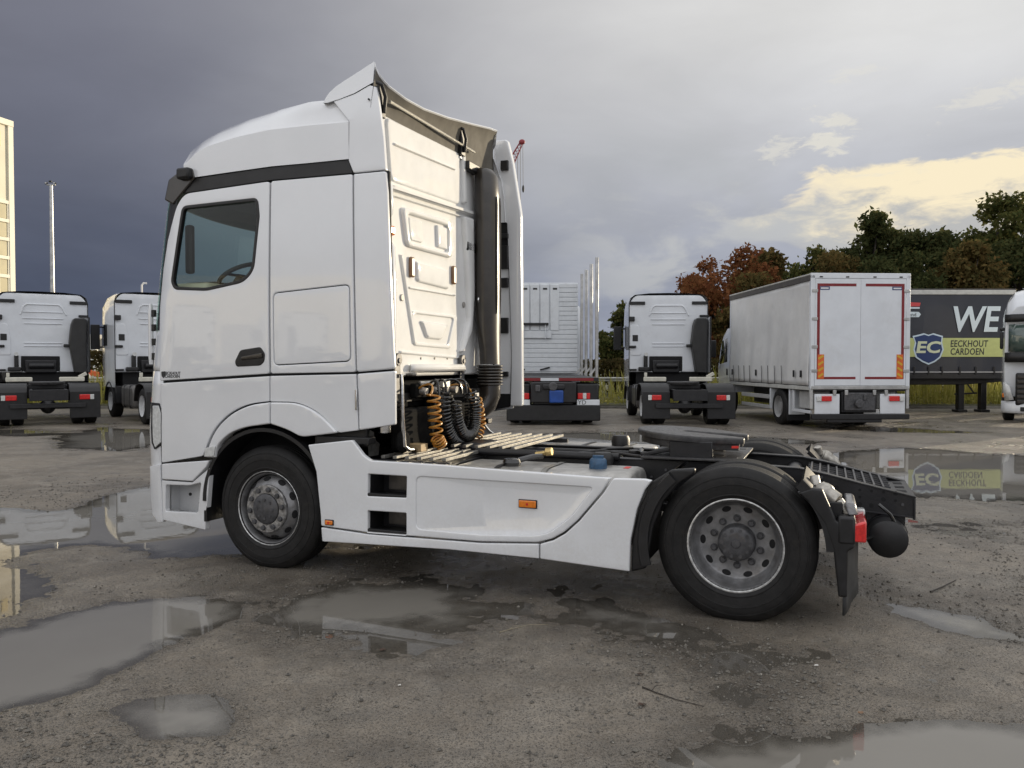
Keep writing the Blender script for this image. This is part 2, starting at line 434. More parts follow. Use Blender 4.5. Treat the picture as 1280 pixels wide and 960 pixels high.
# outlines of the puddles where they lie on the ground: (outline in photo pixels, depth)
PUD = [([(-120, 640), (20, 632), (85, 634), (125, 618), (190, 607), (300, 600), (420, 640), (330, 668), (300, 690), (210, 692), (120, 682), (45, 688), (-120, 705)], .05),
       ([(-200, 835), (0, 792), (60, 772), (130, 752), (190, 745), (255, 746), (300, 752), (262, 782), (205, 806), (155, 832), (85, 862), (0, 878), (-200, 930)], .05),
       ([(165, 885), (230, 872), (285, 876), (302, 892), (280, 912), (215, 914), (185, 905)], .024),
       ([(350, 770), (385, 752), (450, 735), (560, 730), (545, 760), (470, 776), (400, 780)], .018),
       ([(700, 745), (830, 762), (980, 785), (900, 800), (800, 790), (720, 768)], .018),
       ([(1040, 566), (1130, 558), (1290, 570), (1420, 590), (1420, 640), (1280, 624), (1140, 618), (1080, 602)], .05),
       ([(640, 545), (720, 540), (850, 540), (830, 556), (760, 560), (650, 556)], .04),
       ([(880, 541), (960, 546), (1060, 552), (1000, 556), (900, 549)], .03),
       ([(1000, 531), (1130, 534), (1240, 540), (1180, 543), (1040, 537)], .02),
       ([(980, 925), (1060, 905), (1160, 892), (1300, 905), (1400, 960), (1300, 1040), (1060, 1040), (900, 985), (930, 955)], .032),
       ([(780, 960), (830, 938), (900, 935), (930, 950), (890, 985), (800, 990)], .024),
       ([(1085, 742), (1150, 756), (1230, 776), (1300, 796), (1300, 806), (1200, 788), (1110, 764)], .030),
       ([(1130, 830), (1150, 818), (1200, 850), (1180, 868), (1140, 850)], .022),
       ([(60, 548), (130, 534), (190, 536), (230, 552), (150, 562), (80, 560)], .03),
       ([(-60, 528), (30, 534), (90, 540), (40, 546), (-60, 542)], .02)]
PUD += [([(880, 800), (1040, 790), (1180, 800), (1300, 830), (1320, 1000), (900, 1000), (820, 930)], .006), ([(640, 760), (800, 770), (1010, 790), (1000, 830), (860, 840), (700, 800)], .003),
        ([(1060, 735), (1300, 770), (1300, 830), (1180, 810), (1080, 770)], .009), ([(-60, 690), (60, 700), (130, 730), (40, 770), (-60, 790)], .007), ([(330, 735), (600, 725), (620, 790), (480, 830), (300, 800)], .006), ([(120, 850), (330, 850), (350, 930), (150, 940)], .006), ([(520, 800), (640, 800), (700, 850), (600, 880), (500, 850)], .005)]
PUDG = [([tuple(gnd(a, b)[:2]) for a, b in p], d) for p, d in PUD]
def sd_poly(P_, X, Y):
    """signed distance to a polygon, positive inside"""
    best = np.full(X.shape, 1e9); ins_ = np.zeros(X.shape, bool)
    for i in range(len(P_)):
        x1, y1 = P_[i - 1]; x2, y2 = P_[i]; ux, uy = x2 - x1, y2 - y1; L = ux * ux + uy * uy
        t = np.clip(((X - x1) * ux + (Y - y1) * uy) / L, 0, 1)
        best = np.minimum(best, (X - x1 - t * ux) ** 2 + (Y - y1 - t * uy) ** 2)
        if y1 != y2:
            c = ((y1 > Y) != (y2 > Y)) & (X < ux * (Y - y1) / uy + x1); ins_ ^= c
    d = np.sqrt(best); return np.where(ins_, d, -d)
def height(X, Y):
    h = .022 * fbm(X * .35 + 3, Y * .35, 3) + .020 * fbm(X * 1.3, Y * 1.3 + 9, 4) + .013 * fbm(X * 5, Y * 5, 3) + .010 * fbm(X * 15, Y * 15, 3)
    wob = .35 * fbm(X * 1.1 + 40, Y * 1.1, 4) + .20 * fbm(X * 4 + 7, Y * 4, 3) + .1 * fbm(X * 14, Y * 14 + 3, 2)
    for P_, dep in PUDG:
        a = np.array(P_); cx, cy = a.mean(0); sz = np.abs(a - (cx, cy)).max(0) + 1.2
        k = (np.abs(X - cx) < sz[0]) & (np.abs(Y - cy) < sz[1])
        if not k.any(): continue
        s = sd_poly(P_, X[k], Y[k]); w = np.clip(cy / 9., .35, 1.3)
        s = s + wob[k] * w * .75
        h[k] -= (dep + .006) * np.clip((s + .26 * w) / (.80 * w), 0, 1) ** 1.25
    # shallow ruts left by turning lorries
    for x0, y0, x1, y1, bow in ((-9, 3.2, 9, 6.0, .9), (-9, 5.2, 9, 8.0, .9), (9, 2.2, -2, 14, -.8), (11, 3.0, 0, 15, -.8)):
        L = np.hypot(x1 - x0, y1 - y0); ux, uy = (x1 - x0) / L, (y1 - y0) / L; t = (X - x0) * ux + (Y - y0) * uy; dd = -(X - x0) * uy + (Y - y0) * ux - bow * np.sin(np.pi * t / L) + .12 * fbm(t * .7, t * 0 + y0, 2)
        for o_ in (0, .33): h -= .007 * np.exp(-((dd - o_) / .12) ** 2) * (t > 0) * (t < L) * (.6 + .4 * np.sin(t * 21) * (np.abs(dd - o_) < .1))
    # keep the wheel tracks of the parked tractor level
    lx = (X - TX) * cT - (Y - TY) * sT; ly = (X - TX) * sT + (Y - TY) * cT
    for wx in (0, WB):
        for wy in (-1., 1.):
            q = np.exp(-(((lx - wx) / .5) ** 2 + ((ly - wy) / .42) ** 2) ** 2); h = h * (1 - q) - .004 * q
    far = np.clip((np.hypot(X, Y - 8) - 22) / 10, 0, 1); return h * (1 - far) - .004 * far
def axis_pts(lo, hi, segs):
    """segs: (from, to, spacing) contiguous, then growing spacing outwards"""
    a = []
    for s0, s1, d in segs: a += list(np.arange(s0, s1 - 1e-6, d))
    a.append(segs[-1][1]); d = segs[-1][2]; x = a[-1]
    while x < hi: d *= 1.25; x += d; a.append(x)
    d = segs[0][2]; x = a[0]; L = []
    while x > lo: d *= 1.25; x -= d; L.append(x)
    return np.array(L[::-1] + a)
gx = axis_pts(-2500, 2500, [(-9, -4, .055), (-4, 4, .022), (4, 9, .055), (9, 16, .11)])
gy = axis_pts(-2500, 4500, [(1.6, 5.4, .02), (5.4, 8.5, .032), (8.5, 14, .06), (14, 30, .16)])
X, Y = np.meshgrid(gx, gy); H = height(X.copy(), Y.copy())
nx, ny = len(gx), len(gy)
def grid_mesh(name, X, Y, Z):
    ny, nx = X.shape
    v = np.stack([X, Y, Z], -1).reshape(-1, 3).astype(np.float32)
    i = np.arange((ny - 1) * nx).reshape(ny - 1, nx)[:, :-1].ravel(); q = np.stack([i, i + 1, i + nx + 1, i + nx], -1).astype(np.int32)
    me = bpy.data.meshes.new(name); me.vertices.add(len(v)); me.vertices.foreach_set('co', v.ravel())
    me.loops.add(q.size); me.loops.foreach_set('vertex_index', q.ravel())
    me.polygons.add(len(q)); me.polygons.foreach_set('loop_start', np.arange(0, q.size, 4, dtype=np.int32)); me.polygons.foreach_set('loop_total', np.full(len(q), 4, np.int32))
    me.update(calc_edges=True); me.polygons.foreach_set('use_smooth', [True] * len(q)); return me
def ground_mat():
    m = bpy.data.materials.new('wet_gravel'); m.use_nodes = True; t = m.node_tree; b = t.nodes['Principled BSDF']; q = NG(t)
    geo = q.n('ShaderNodeNewGeometry'); pos = geo.outputs['Position']; x, y, z = q.sep(pos)
    n1 = q.noise(pos, .7, 6, .6, .3); n2 = q.noise(pos, 6., 6, .65); n3 = q.noise(pos, 45., 5, .7); n4 = q.noise(pos, 2.1, 6, .6, .5)
    vo = q.n('ShaderNodeTexVoronoi'); q.put(vo.inputs['Vector'], pos); vo.inputs['Scale'].default_value = 95; vo.inputs['Randomness'].default_value = 1
    vo2 = q.n('ShaderNodeTexVoronoi'); q.put(vo2.inputs['Vector'], pos); vo2.inputs['Scale'].default_value = 38
    c = q.mix(q.step(n1, .38, .62), (.150, .127, .100), (.255, .218, .172))
    c = q.mix(q.step(n4, .45, .7), c, (.285, .248, .200))
    c = q.mix(q.mul(q.step(n2, .4, .7), .55), c, (.13, .117, .10))
    c = q.mix(q.mul(q.step(n3, .52, .75), .6), c, (.34, .315, .28))
    pv = q.sep(vo.outputs['Color'])[0]; pv2 = q.sep(vo2.outputs['Color'])[0]
    peb = q.mul(q.step(vo.outputs['Distance'], .50, .25), q.step(n2, .35, .55))
    c = q.mix(q.mul(peb, .75), c, q.mix(pv, (.055, .05, .044), (.36, .33, .285)))
    big = q.mul(q.step(vo2.outputs['Distance'], .34, .22), q.mul(q.step(pv2, .62, .70), q.step(n4, .40, .60)))
    c = q.mix(q.mul(big, .7), c, q.mix(q.sep(vo2.outputs['Color'])[1], (.07, .062, .055), (.32, .29, .25)))
    wet = q.step(q.add(z, q.mul(q.sub(n2, .5), .02)), .006, -.016)          # low ground is soaked: darker and glossier
    c = q.cmul(c, q.lin(wet, 0., 1., 1.05, .66))
    q.put(b.inputs['Base Color'], c)
    q.put(b.inputs['Roughness'], q.lin(q.add(wet, q.mul(q.sub(n4, .45), 1.2)), 0., 1., .60, .16))
    b.inputs['Specular IOR Level'].default_value = .45
    bn = q.n('ShaderNodeBump'); bn.inputs['Strength'].default_value = 1.; bn.inputs['Distance'].default_value = .016
    hh = q.add(q.add(q.mul(n3, .6), q.mul(n2, .5)), q.add(q.mul(q.step(vo.outputs['Distance'], .5, .1), .45), q.mul(big, .5)))
    q.put(bn.inputs['Height'], hh); t.links.new(bn.outputs[0], b.inputs['Normal'])
    return m
gm = ground_mat()
ground = tag(link('ground', grid_mesh('ground', X, Y, H), gm), kind='structure')
def water_mat():
    """muddy water: clear where it is a film, opaque with silt where it is deeper"""
    m = bpy.data.materials.new('muddy_water'); m.use_nodes = True; t = m.node_tree; t.nodes.clear(); q = NG(t)
    pos = q.n('ShaderNodeNewGeometry').outputs['Position']; at_ = q.n('ShaderNodeAttribute'); at_.attribute_name = 'depth'; dep = at_.outputs['Fac']
    n = q.noise(pos, .8, 4); bn = q.n('ShaderNodeBump'); bn.inputs['Strength'].default_value = .03; bn.inputs['Distance'].default_value = .01
    q.put(bn.inputs['Height'], q.add(q.noise(pos, 3.5, 2), q.mul(q.noise(pos, 13., 2), .25)))
    df = q.n('ShaderNodeBsdfDiffuse'); q.put(df.inputs[0], q.mix(n, (.20, .185, .16), (.28, .262, .23)))
    tr = q.n('ShaderNodeBsdfTransparent'); tr.inputs[0].default_value = (.90, .87, .82, 1)
    gl = q.n('ShaderNodeBsdfGlossy'); gl.inputs[1].default_value = .015; t.links.new(bn.outputs[0], gl.inputs['Normal'])
    mx = q.n('ShaderNodeMixShader'); q.put(mx.inputs[0], q.lin(q.step(dep, .0, .022), 0., 1., .22, .90)); t.links.new(tr.outputs[0], mx.inputs[1]); t.links.new(df.outputs[0], mx.inputs[2])
    fr = q.n('ShaderNodeFresnel'); fr.inputs[0].default_value = 1.45; t.links.new(bn.outputs[0], fr.inputs['Normal'])
    m2 = q.n('ShaderNodeMixShader'); q.put(m2.inputs[0], fr.outputs[0]); t.links.new(mx.outputs[0], m2.inputs[1]); t.links.new(gl.outputs[0], m2.inputs[2])
    o = q.n('ShaderNodeOutputMaterial'); t.links.new(m2.outputs[0], o.inputs[0]); return m
def water():
    k = (np.abs(X) < 26) & (Y > 1.4) & (Y < 29.5) & (H < WATER + .003); c = k[:-1, :-1] | k[1:, :-1] | k[:-1, 1:] | k[1:, 1:]
    i, j = np.nonzero(c); q = np.stack([i * nx + j, i * nx + j + 1, (i + 1) * nx + j + 1, (i + 1) * nx + j], 1); u_, inv = np.unique(q, return_inverse=True)
    V = np.stack([X.ravel()[u_], Y.ravel()[u_], np.full(len(u_), WATER)], 1).astype(np.float32); q = inv.reshape(-1, 4).astype(np.int32)
    me = bpy.data.meshes.new('puddle_water'); me.vertices.add(len(V)); me.vertices.foreach_set('co', V.ravel()); me.loops.add(q.size); me.loops.foreach_set('vertex_index', q.ravel())
    me.polygons.add(len(q)); me.polygons.foreach_set('loop_start', np.arange(0, q.size, 4, dtype=np.int32)); me.polygons.foreach_set('loop_total', np.full(len(q), 4, np.int32)); me.update(calc_edges=True)
    me.attributes.new('depth', 'FLOAT', 'POINT').data.foreach_set('value', np.maximum(0, WATER - H.ravel()[u_]).astype(np.float32))
    tag(link('puddle_water', me, water_mat()), kind='structure')
water()

# loose stones: far too many to count, one mesh
def stones():
    rs = np.random.RandomState(5); N = 95000
    u = rs.rand(N); yy = 2.0 + 10. * u ** 1.7; xx = (rs.rand(N) * 2 - 1) * (yy * .70 + .6)
    cl = fbm(xx * .9, yy * .9 + 4, 3); keep = rs.rand(N) < np.clip(.45 + cl * 3.4, .10, 1); xx, yy = xx[keep], yy[keep]
    h = height(xx.copy(), yy.copy()); keep = h > WATER - .004; xx, yy, h = xx[keep], yy[keep], h[keep]; N = len(xx)
    r = .0032 + .0115 * rs.rand(N) ** 4.5
    base = np.array([(1, 0, 0), (0, 1, 0), (-1, 0, 0), (0, -1, 0), (0, 0, .8), (0, 0, -.8)], float)
    V = base[None] * r[:, None, None] * (.55 + .9 * rs.rand(N, 6, 1)); a = rs.rand(N) * 6.28
    c, s = np.cos(a)[:, None], np.sin(a)[:, None]
    Vx = V[..., 0] * c - V[..., 1] * s; Vy = V[..., 0] * s + V[..., 1] * c
    V = np.stack([Vx + xx[:, None], Vy + yy[:, None], V[..., 2] + (h + r * .25)[:, None]], -1)
    Ft = np.array([(0, 1, 4), (1, 2, 4), (2, 3, 4), (3, 0, 4), (1, 0, 5), (2, 1, 5), (3, 2, 5), (0, 3, 5)])
    Fs = (Ft[None] + (np.arange(N) * 6)[:, None, None]).reshape(-1, 3)
    me = bpy.data.meshes.new('gravel'); me.from_pydata(V.reshape(-1, 3).tolist(), [], Fs.tolist())
    m = bpy.data.materials.new('stones'); m.use_nodes = True; q = NG(m.node_tree); b = m.node_tree.nodes['Principled BSDF']
    pos = q.n('ShaderNodeNewGeometry').outputs['Position']; n = q.noise(pos, 60., 2)
    c_ = q.mix(q.step(n, .3, .62), (.055, .05, .044), (.16, .145, .12)); c_ = q.mix(q.step(n, .64, .74), c_, (.42, .39, .34))
    q.put(b.inputs['Base Color'], c_); b.inputs['Roughness'].default_value = .55
    tag(link('gravel', me, m), 'loose wet gravel strewn over the yard', 'gravel', kind='stuff')
stones()
def gz(x, y): return float(height(np.array([[x]]), np.array([[y]]))[0, 0])
twig_m = mat('wet_twig', (.03, .024, .018), .5, var=.3, vscale=40); straw_m = mat('pale_stalk', (.30, .26, .18), .6, var=.2, vscale=40)
leaf_m = mat('dead_leaf', (.055, .03, .018), .6, var=.3, vscale=60); white_m = mat('paper_scrap', (.62, .6, .56), .6, var=.1)
def twig(name, px, r, m, label):
    pts = []
    for a, b in px:
        p = gnd(a, b); p.z = max(gz(p.x, p.y), WATER) + r * 1.2; pts.append(p)
    b = MB(); fine = []
    for a, c in zip(pts, pts[1:]):
        fine += [a.lerp(c, k / 4) for k in range(4)]
    fine.append(pts[-1]); b.tube(fine, [r * (1 - .6 * i / len(fine)) for i in range(len(fine))], 6)
    if len(px) > 3:
        q = fine[3]; b.tube([q, q + Vector((.03, .035, .012)), q + Vector((.07, .05, .008))], [r * .6, r * .4, r * .25], 5)
    tag(b.build(name, m), label, 'twig')
twig('twig', [(803, 859), (818, 866), (845, 875), (880, 883)], .0042, twig_m, 'dark forked twig lying on the gravel among dead leaves')
twig('plant_stalk', [(624, 790), (640, 785), (660, 781), (686, 779)], .0030, straw_m, 'thin pale curved stalk lying on gravel beside the side skirt')
twig('twig', [(1163, 742), (1180, 734), (1195, 727)], .007, twig_m, 'short dark twig lying on the wet ground behind the tractor')
def ground_leaf(px, py, r, m, name, label, cat):
    p = gnd(px, py); z = max(gz(p.x, p.y), WATER) + .006; a0 = random.random() * 6; b = MB(); n = 9; vs = [(p.x, p.y, z + r * .25)]
    for k in range(n):
        rr = r * (.55 + .6 * random.random()); t = a0 + 2 * pi * k / n; vs.append((p.x + rr * cos(t), p.y + rr * .7 * sin(t), z + random.random() * r * .5))
    b.raw(vs, [(0, 1 + k, 1 + (k + 1) % n) for k in range(n)]); o = b.build(name, m, smooth=0)
    s = o.modifiers.new('s', 'SOLIDIFY'); s.thickness = .0015; tag(o, label, cat)
for q in [(478, 811, .022, leaf_m, 'dead_leaf', 'crumpled dark dead leaf lying alone on bare gravel', 'leaf'), (801, 843, .018, leaf_m, 'dead_leaf', 'small brown dead leaf beside the end of the forked twig', 'leaf'),
          (803, 882, .024, leaf_m, 'dead_leaf', 'brown dead leaf on gravel in front of the forked twig', 'leaf'), (1076, 892, .014, brownpl, 'dead_leaf', 'small reddish leaf on the gravel by the puddle edge', 'leaf'),
          (499, 859, .010, white_m, 'paper_scrap', 'tiny white scrap lying on the gravel near dead leaf', 'litter'), (1021, 832, .014, white_m, 'paper_scrap', 'white paper scrap on the gravel behind the rear wheel', 'litter'),
          (1049, 856, .013, white_m, 'paper_scrap', 'folded white scrap on the gravel close to another scrap', 'litter')]:
    ground_leaf(*q)

# ------------------------------------------------------------------ the white tractor
TR = empty('tractor_unit', (TX, TY, 0), -TH, 'white tractor unit with sleeper cab and black fifth wheel parked on wet gravel', 'truck')
XR = .35
def XC(z): return -1.07 + .13 * max(0, z - 1.1)
def WS(x, z):
    w = 1.24 - .018 * (z - 2.1) ** 2 * (1 if z > 1.2 else .8)
    t = (XC(z) - x) / XR
    if t > 0:
        t = min(t, .995); w -= XR * (1 - sqrt(1 - t * t))
    return w
def Sx(px, py, off=0.):
    x, z = side(px, py, -1.24)
    for _ in range(8):
        a, b = side(px, py, -(WS(x, z) + off)); x, z = .5 * (a + x), .5 * (b + z)
    return x, z
def SP(pts, off=0.): return [Sx(a, b, off) for a, b in pts]
MS = lambda x, z, d: (x, -(WS(x, z) + d), z)
MF = lambda x, z, d: (x, -(1.24 + d), z)                       # flat side plane of the skirts
def FP(pts): return [side(a, b) for a, b in pts]
def spanel(name, px, m=paint, r=.02, holes=(), **k):
    k.setdefault('mirror', True); off = k.get('off', 0.)
    return panel(name, fillet(SP(px, off), r), MS, m, TR, holes=[fillet(SP(h, off), hr) for h, hr in holes], **k)
WIN = [(228, 258), (322, 247.5), (324, 270), (317, 338), (304, 352.5), (258, 363), (218, 361.5), (214, 352)]
WINR = [.05, .05, .02, .10, .06, .05, .05, .03]
door = spanel('door', [(230, 242), (336.6, 226.5), (336, 467), (199.5, 476), (199.5, 385), (204, 335), (209.5, 300), (220, 259)], r=[.07, .03, .02, .02, .0, .0, .0, .05], holes=[(WIN, WINR)], grid=.07, bev=.008)
def grow(p, d):
    q = p if area2(p) > 0 else p[::-1]; return inset(q, -d)
wpoly = fillet(SP(WIN), WINR)
for o in panel('window_seal', grow(wpoly, .004), MS, black, TR, holes=[grow(wpoly, -.022)], th=.035, bev=.004, off=.004, mirror=True, grid=0): pass
panel('window_pane', grow(wpoly, -.006), MS, teal, TR, th=.006, bev=.001, off=-.018, mirror=True)
HATCH = [(341, 366), (437, 355), (438.5, 452), (342, 457)]
spanel('sleeper_panel', [(338.6, 226.3), (440.2, 217.5), (444.2, 465), (338.2, 467)], r=.02, holes=[(HATCH, .05)], bev=.008)
hp = fillet(SP(HATCH), .05); panel('locker_hatch', grow(hp, -.007), MS, paint, TR, mirror=True, off=.001, bev=.006)
spanel('side_extender', [(441.6, 217.3), (481.5, 213.5), (483.5, 240), (491.3, 440), (493, 461), (445.6, 465)], r=[.01, .02, 0, 0, .02, .02], bev=.012, off=.004)
spanel('side_extender', [(446.2, 467.2), (493, 463.5), (493.4, 531), (448.6, 537.8)], r=.015, bev=.012, off=.004)
part('fairing_clip', chrome, TR, lambda b: [b.box(.885, .90, s * 1.238, s * 1.252, 1.31, 1.47) for s in (-1, 1)], .003, split=True)
spanel('quarter_panel', [(337.6, 470), (444.8, 467.6), (447.6, 538), (423.5, 541), (397, 514), (372, 502.5), (337.6, 502)], r=[.01, .01, .01, .02, .3, .3, .01], bev=.007)
spanel('front_quarter_panel', [(201.0, 479.0), (336.3, 470.2), (336.3, 501.5), (310, 504.5), (284, 517), (264, 540), (253.5, 570), (202, 578.5)], r=[.012, .012, .012, .3, .3, .3, .03, .012], bev=.007)
spanel('wheel_arch_flare', [(256, 571.5), (266, 541), (286, 518.5), (311, 506.2), (336.3, 503), (336.3, 530), (305, 534), (285, 542), (270.5, 557), (268, 572)], r=[.008, .3, .3, .3, .008, .008, .3, .3, .05, .008], off=.022, th=.06, bev=.012)
spanel('wheel_arch_flare', [(337.6, 503), (371, 503.5), (396, 515.5), (420, 539.5), (419, 541.5), (375.5, 546.5), (360, 537.5), (337.6, 530)], r=[.008, .3, .3, .01, .01, .05, .3, .008], off=.022, th=.06, bev=.012)
spanel('marker_lamp', [(256.5, 560), (269, 557.5), (267, 570), (255, 571)], clearl, r=.006, off=.030, th=.02, bev=.003)
spanel('headlight', [(190.5, 507), (197.5, 507), (200.5, 517), (200.5, 553), (193.5, 559.5), (191, 552)], clearl, r=.01, off=.010, th=.02, bev=.004)
spanel('headlight_bezel', [(188.5, 503), (198.5, 504), (202, 516), (201.8, 556), (192.5, 562), (189, 553)], black, r=.01, off=.002, th=.02, bev=.004)
spanel('bumper_panel', [(202, 580), (261.5, 575.5), (257, 584), (240, 601.5), (202.3, 599)], r=.008, off=.012, th=.05, bev=.007)
STEPH = [(207, 606), (237, 607), (251, 603), (247, 641), (206.5, 639)]
spanel('bumper_step_frame', [(202, 600.5), (240, 603), (262.3, 584.5), (256.3, 662.5), (203.5, 650)], r=.008, holes=[(STEPH, .02)], th=.05, bev=.007)
for s in (-1, 1):
    xa, xb = Sx(206, 620)[0], Sx(249, 620)[0]
    part('step_recess', paint, TR, lambda b: b.box(xa - .04, xb + .04, s * .92, s * 1.00, .34, .64).box(xa - .04, xb + .03, s * .92, s * 1.17, .33, .36).box(xa - .05, xa - .03, s * .92, s * 1.1, .34, .64))
    part('step_tread', black, TR, lambda b: [b.box(xa - .01, xb + .02, s * 1.02, s * 1.19, .362, .375)] + [b.box(xa + .02 + k * .06, xa + .05 + k * .06, s * 1.04, s * 1.18, .375, .381) for k in range(4)], .002)
    for dx_, dz_ in ((.09, .52), (.2, .45)):
        part('grommet', black, TR, lambda b: b.cyl((xa + dx_, s * 1.0, dz_), (xa + dx_, s * 1.008, dz_), .014, n=12))
spanel('bumper_corner', [(186.5, 583), (200, 580.5), (203.2, 653), (197, 653), (190, 643), (187, 612)], r=.006, bev=.006, off=.006, th=.04)
# door handle: a dark recess with a grip
HAND = [(300, 437.5), (325, 433.5), (331, 442), (330, 452), (325, 457), (295, 458.5), (293, 452)]
spanel('door_handle', HAND, black, r=.02, off=.006, th=.02, bev=.006)
spanel('door_grip', [(301, 446), (327, 441), (327, 447), (300, 450)], satin, r=.008, off=.018, th=.015, bev=.005)
# small print on the door: shield and two lines
shield = [(201.5, 464.5), (206.8, 464.0), (206.6, 469), (204.5, 473.0), (201.8, 470)]
spanel('door_emblem', shield, printm, r=.008, off=.0015, th=.001, bev=.0005, mirror=False)
for txt, yy in (('EECKHOUT', 466.6), ('CARDOEN', 470.6)):
    me = text_mesh(txt, .034, .0008, 0, .0006); x, z = Sx(215.5, yy)
    o = link('door_lettering', me, printm, TR); o.rotation_euler = (pi / 2, 0, 0); o.location = (x, -WS(x, z) - .0015, z)
# black strip under the roof fairing
spanel('drip_strip', [(242, 223), (340, 208.5), (435, 199.5), (441, 216.3), (337, 225.4), (226, 242)], black, r=0, off=-.022, th=.03, bev=.004)
# frame behind the outer panels, seen only through the gaps
panel('cab_frame', fillet(SP([(222, 262), (232, 238), (441, 214), (484, 212), (490, 440), (490, 528), (447, 536), (423, 539), (397, 516), (372, 505), (337, 505), (311, 508), (286, 521), (268, 541), (258, 571), (204, 575), (203, 480), (203, 385), (207, 335)]), .01), MS, gap_m, TR, holes=[grow(wpoly, .015)], th=.02, bev=.003, off=-.03, mirror=True)
# nose of the cab: bumper, grille, windscreen
def nose(name, z0, z1, m, a0=.60, inset_=.0, ymax=None, parent=TR):
    rows = []
    for k in range(9):
        z = z0 + (z1 - z0) * k / 8; xc, w = XC(z), 1.24 - .018 * (z - 2.1) ** 2; row = []
        for s in (-1, 1):
            arc = [(xc - (XR - inset_) * sin(a0 + (pi / 2 - a0) * i / 6), s * (w - XR + (XR - inset_) * cos(a0 + (pi / 2 - a0) * i / 6)), z) for i in range(7)]
            fl = [(xc - XR + inset_ - .05 * (1 - (i / 6 - 0) ** 2) if 0 else xc - XR + inset_, s * (w - XR) * (1 - i / 6), z) for i in range(1, 7)]
            row += (arc + fl) if s < 0 else (arc + fl)[:-1][::-1]
        rows.append(row)
    b = MB(); b.grid(rows); o = b.build(name, m, parent); q = o.modifiers.new('s', 'SOLIDIFY'); q.thickness = .008; q.offset = 0; return o
nose('front_bumper', .30, .60, paint, .10, .016); nose('front_panel', .605, 1.60, paint, .06, .012); nose('windscreen', 1.95, 3.06, teal, .58, .004); nose('scuttle_panel', 1.605, 1.945, paint, .14, .012)
for s in (-1, 1):
    part('windscreen_pillar', black, TR, lambda b: b.grid([[(XC(z) - (XR - .008) * sin(t), s * (1.24 - .018 * (z - 2.1) ** 2 - XR + (XR - .008) * cos(t)), z) for t in (.16, .26, .36, .46, .60)] for z in (1.95, 2.2, 2.5, 2.8, 3.06)]))
for k in range(6): part('grille_bar', black, TR, lambda b: b.box(-1.45, -1.425, -.8, .8, .68 + k * .14, .78 + k * .14), .01)
# air deflector with louvres on the front corner
for s in (-1, 1):
    x0, y0 = -1.27, s * 1.105
    part('corner_deflector', paint, TR, lambda b: b.tube([(x0 - .02 + .0 * k, y0, 1.66 + .53 * k / 8) for k in range(9)], [.016] + [.022] * 7 + [.014], 10))
    for k in range(4): part('louvre', black, TR, lambda b: b.box(x0 - .005, x0 + .035, y0 - .012, y0 + .012, 1.70 + k * .125, 1.76 + k * .125), .003)
# roof fairing
def interp(c, x): return float(np.interp(x, [p[0] for p in c], [p[1] for p in c]))
cS = [side(a, b, -1.2) for a, b in ((231, 213), (242, 222), (290, 215), (340, 208), (390, 203.5), (435, 199))]
cC = [side(a, b, -1.17) for a, b in ((236, 205), (250, 190), (265, 182), (300, 171), (340, 162), (390, 156.5), (436, 152.5))]
FYT = lambda f: .85 + .27 * max(0., min(1., f)) ** 1.6
cT_ = [side(a, b, -FYT((a - 236) / 180)) for a, b in ((236, 198), (238, 194.5), (252, 182), (267, 171), (287, 161), (317, 149), (352, 139), (387, 131), (415, 125), (440, 121))]
rows = []
for i in range(41):
    f = i / 40.; xs_ = -.80 + f * (.815 + .80); row = []
    zs = interp(cS, xs_); zc = max(interp(cC, xs_), zs + .004)
    fw = .24 * (1 - f) ** 1.2; yt = min(1.12, FYT((xs_ + 1.0) / 1.42)); zt = max(interp(cT_, xs_ - fw * (1 - (yt / 1.22) ** 2)), zc + .01)
    for y, z in ((-1.205, zs), (-1.205, zs + .012), (-1.210, zs * .5 + zc * .5), (-1.208, zc - .012), (-1.196, zc + .004),  (-1.196 + (1.196 - yt) * .36, zc + (zt - zc) * .50), (-1.196 + (1.196 - yt) * .70, zc + (zt - zc) * .82), (-yt, zt), (-yt + .15, zt + .018), (-.45, zt + .03), (0, zt + .035)):
        row.append((xs_ - fw * (1 - (y / 1.22) ** 2), y, z))
    rows.append(row + [(x, -y, z) for x, y, z in row[:-1]][::-1])
fr0 = [(p[0] - .004, p[1] * .995, min(p[2], interp(cS, -.80) + .01) - .02) for p in rows[0]]
b = MB(); b.grid([fr0] + rows); fairing = b.build('roof_fairing', paint, TR, smooth=28)
# sun visor with camera housings
vis = [side(a, b, -1.2) for a, b in ((207, 250), (212, 225), (226, 214), (243, 212), (245, 223), (229, 242), (218, 256))]
def visor(b):
    rows = []
    for k in range(21):
        y = -1.215 + 2.43 * k / 20; fw = .30 * (1 - (y / 1.215) ** 2); rows.append([(x - fw, y, z) for x, z in vis])
    b.grid(rows, True); n = len(vis); b.f.append(tuple(range(n))); b.f.append(tuple(len(b.v) - n + i for i in range(n)))
part('sun_visor', satin, TR, visor, .012)
for s in (-1, 1):
    cx_, cz_ = side(233, 218, -1.22)
    part('camera_arm', black, TR, lambda b: b.box(cx_ - .07, cx_ + .06, s * 1.15, s * 1.27, cz_ - .045, cz_ + .05), .02)
part('roof_antenna', black, TR, lambda b: b.tube([(-.98, -1.0, 3.30), (-1.0, -1.0, 3.36), (-1.03, -1.0, 3.37)], .006, 6).cyl((-.93, -1., 3.28), (-.93, -1., 3.36), .008, n=8))
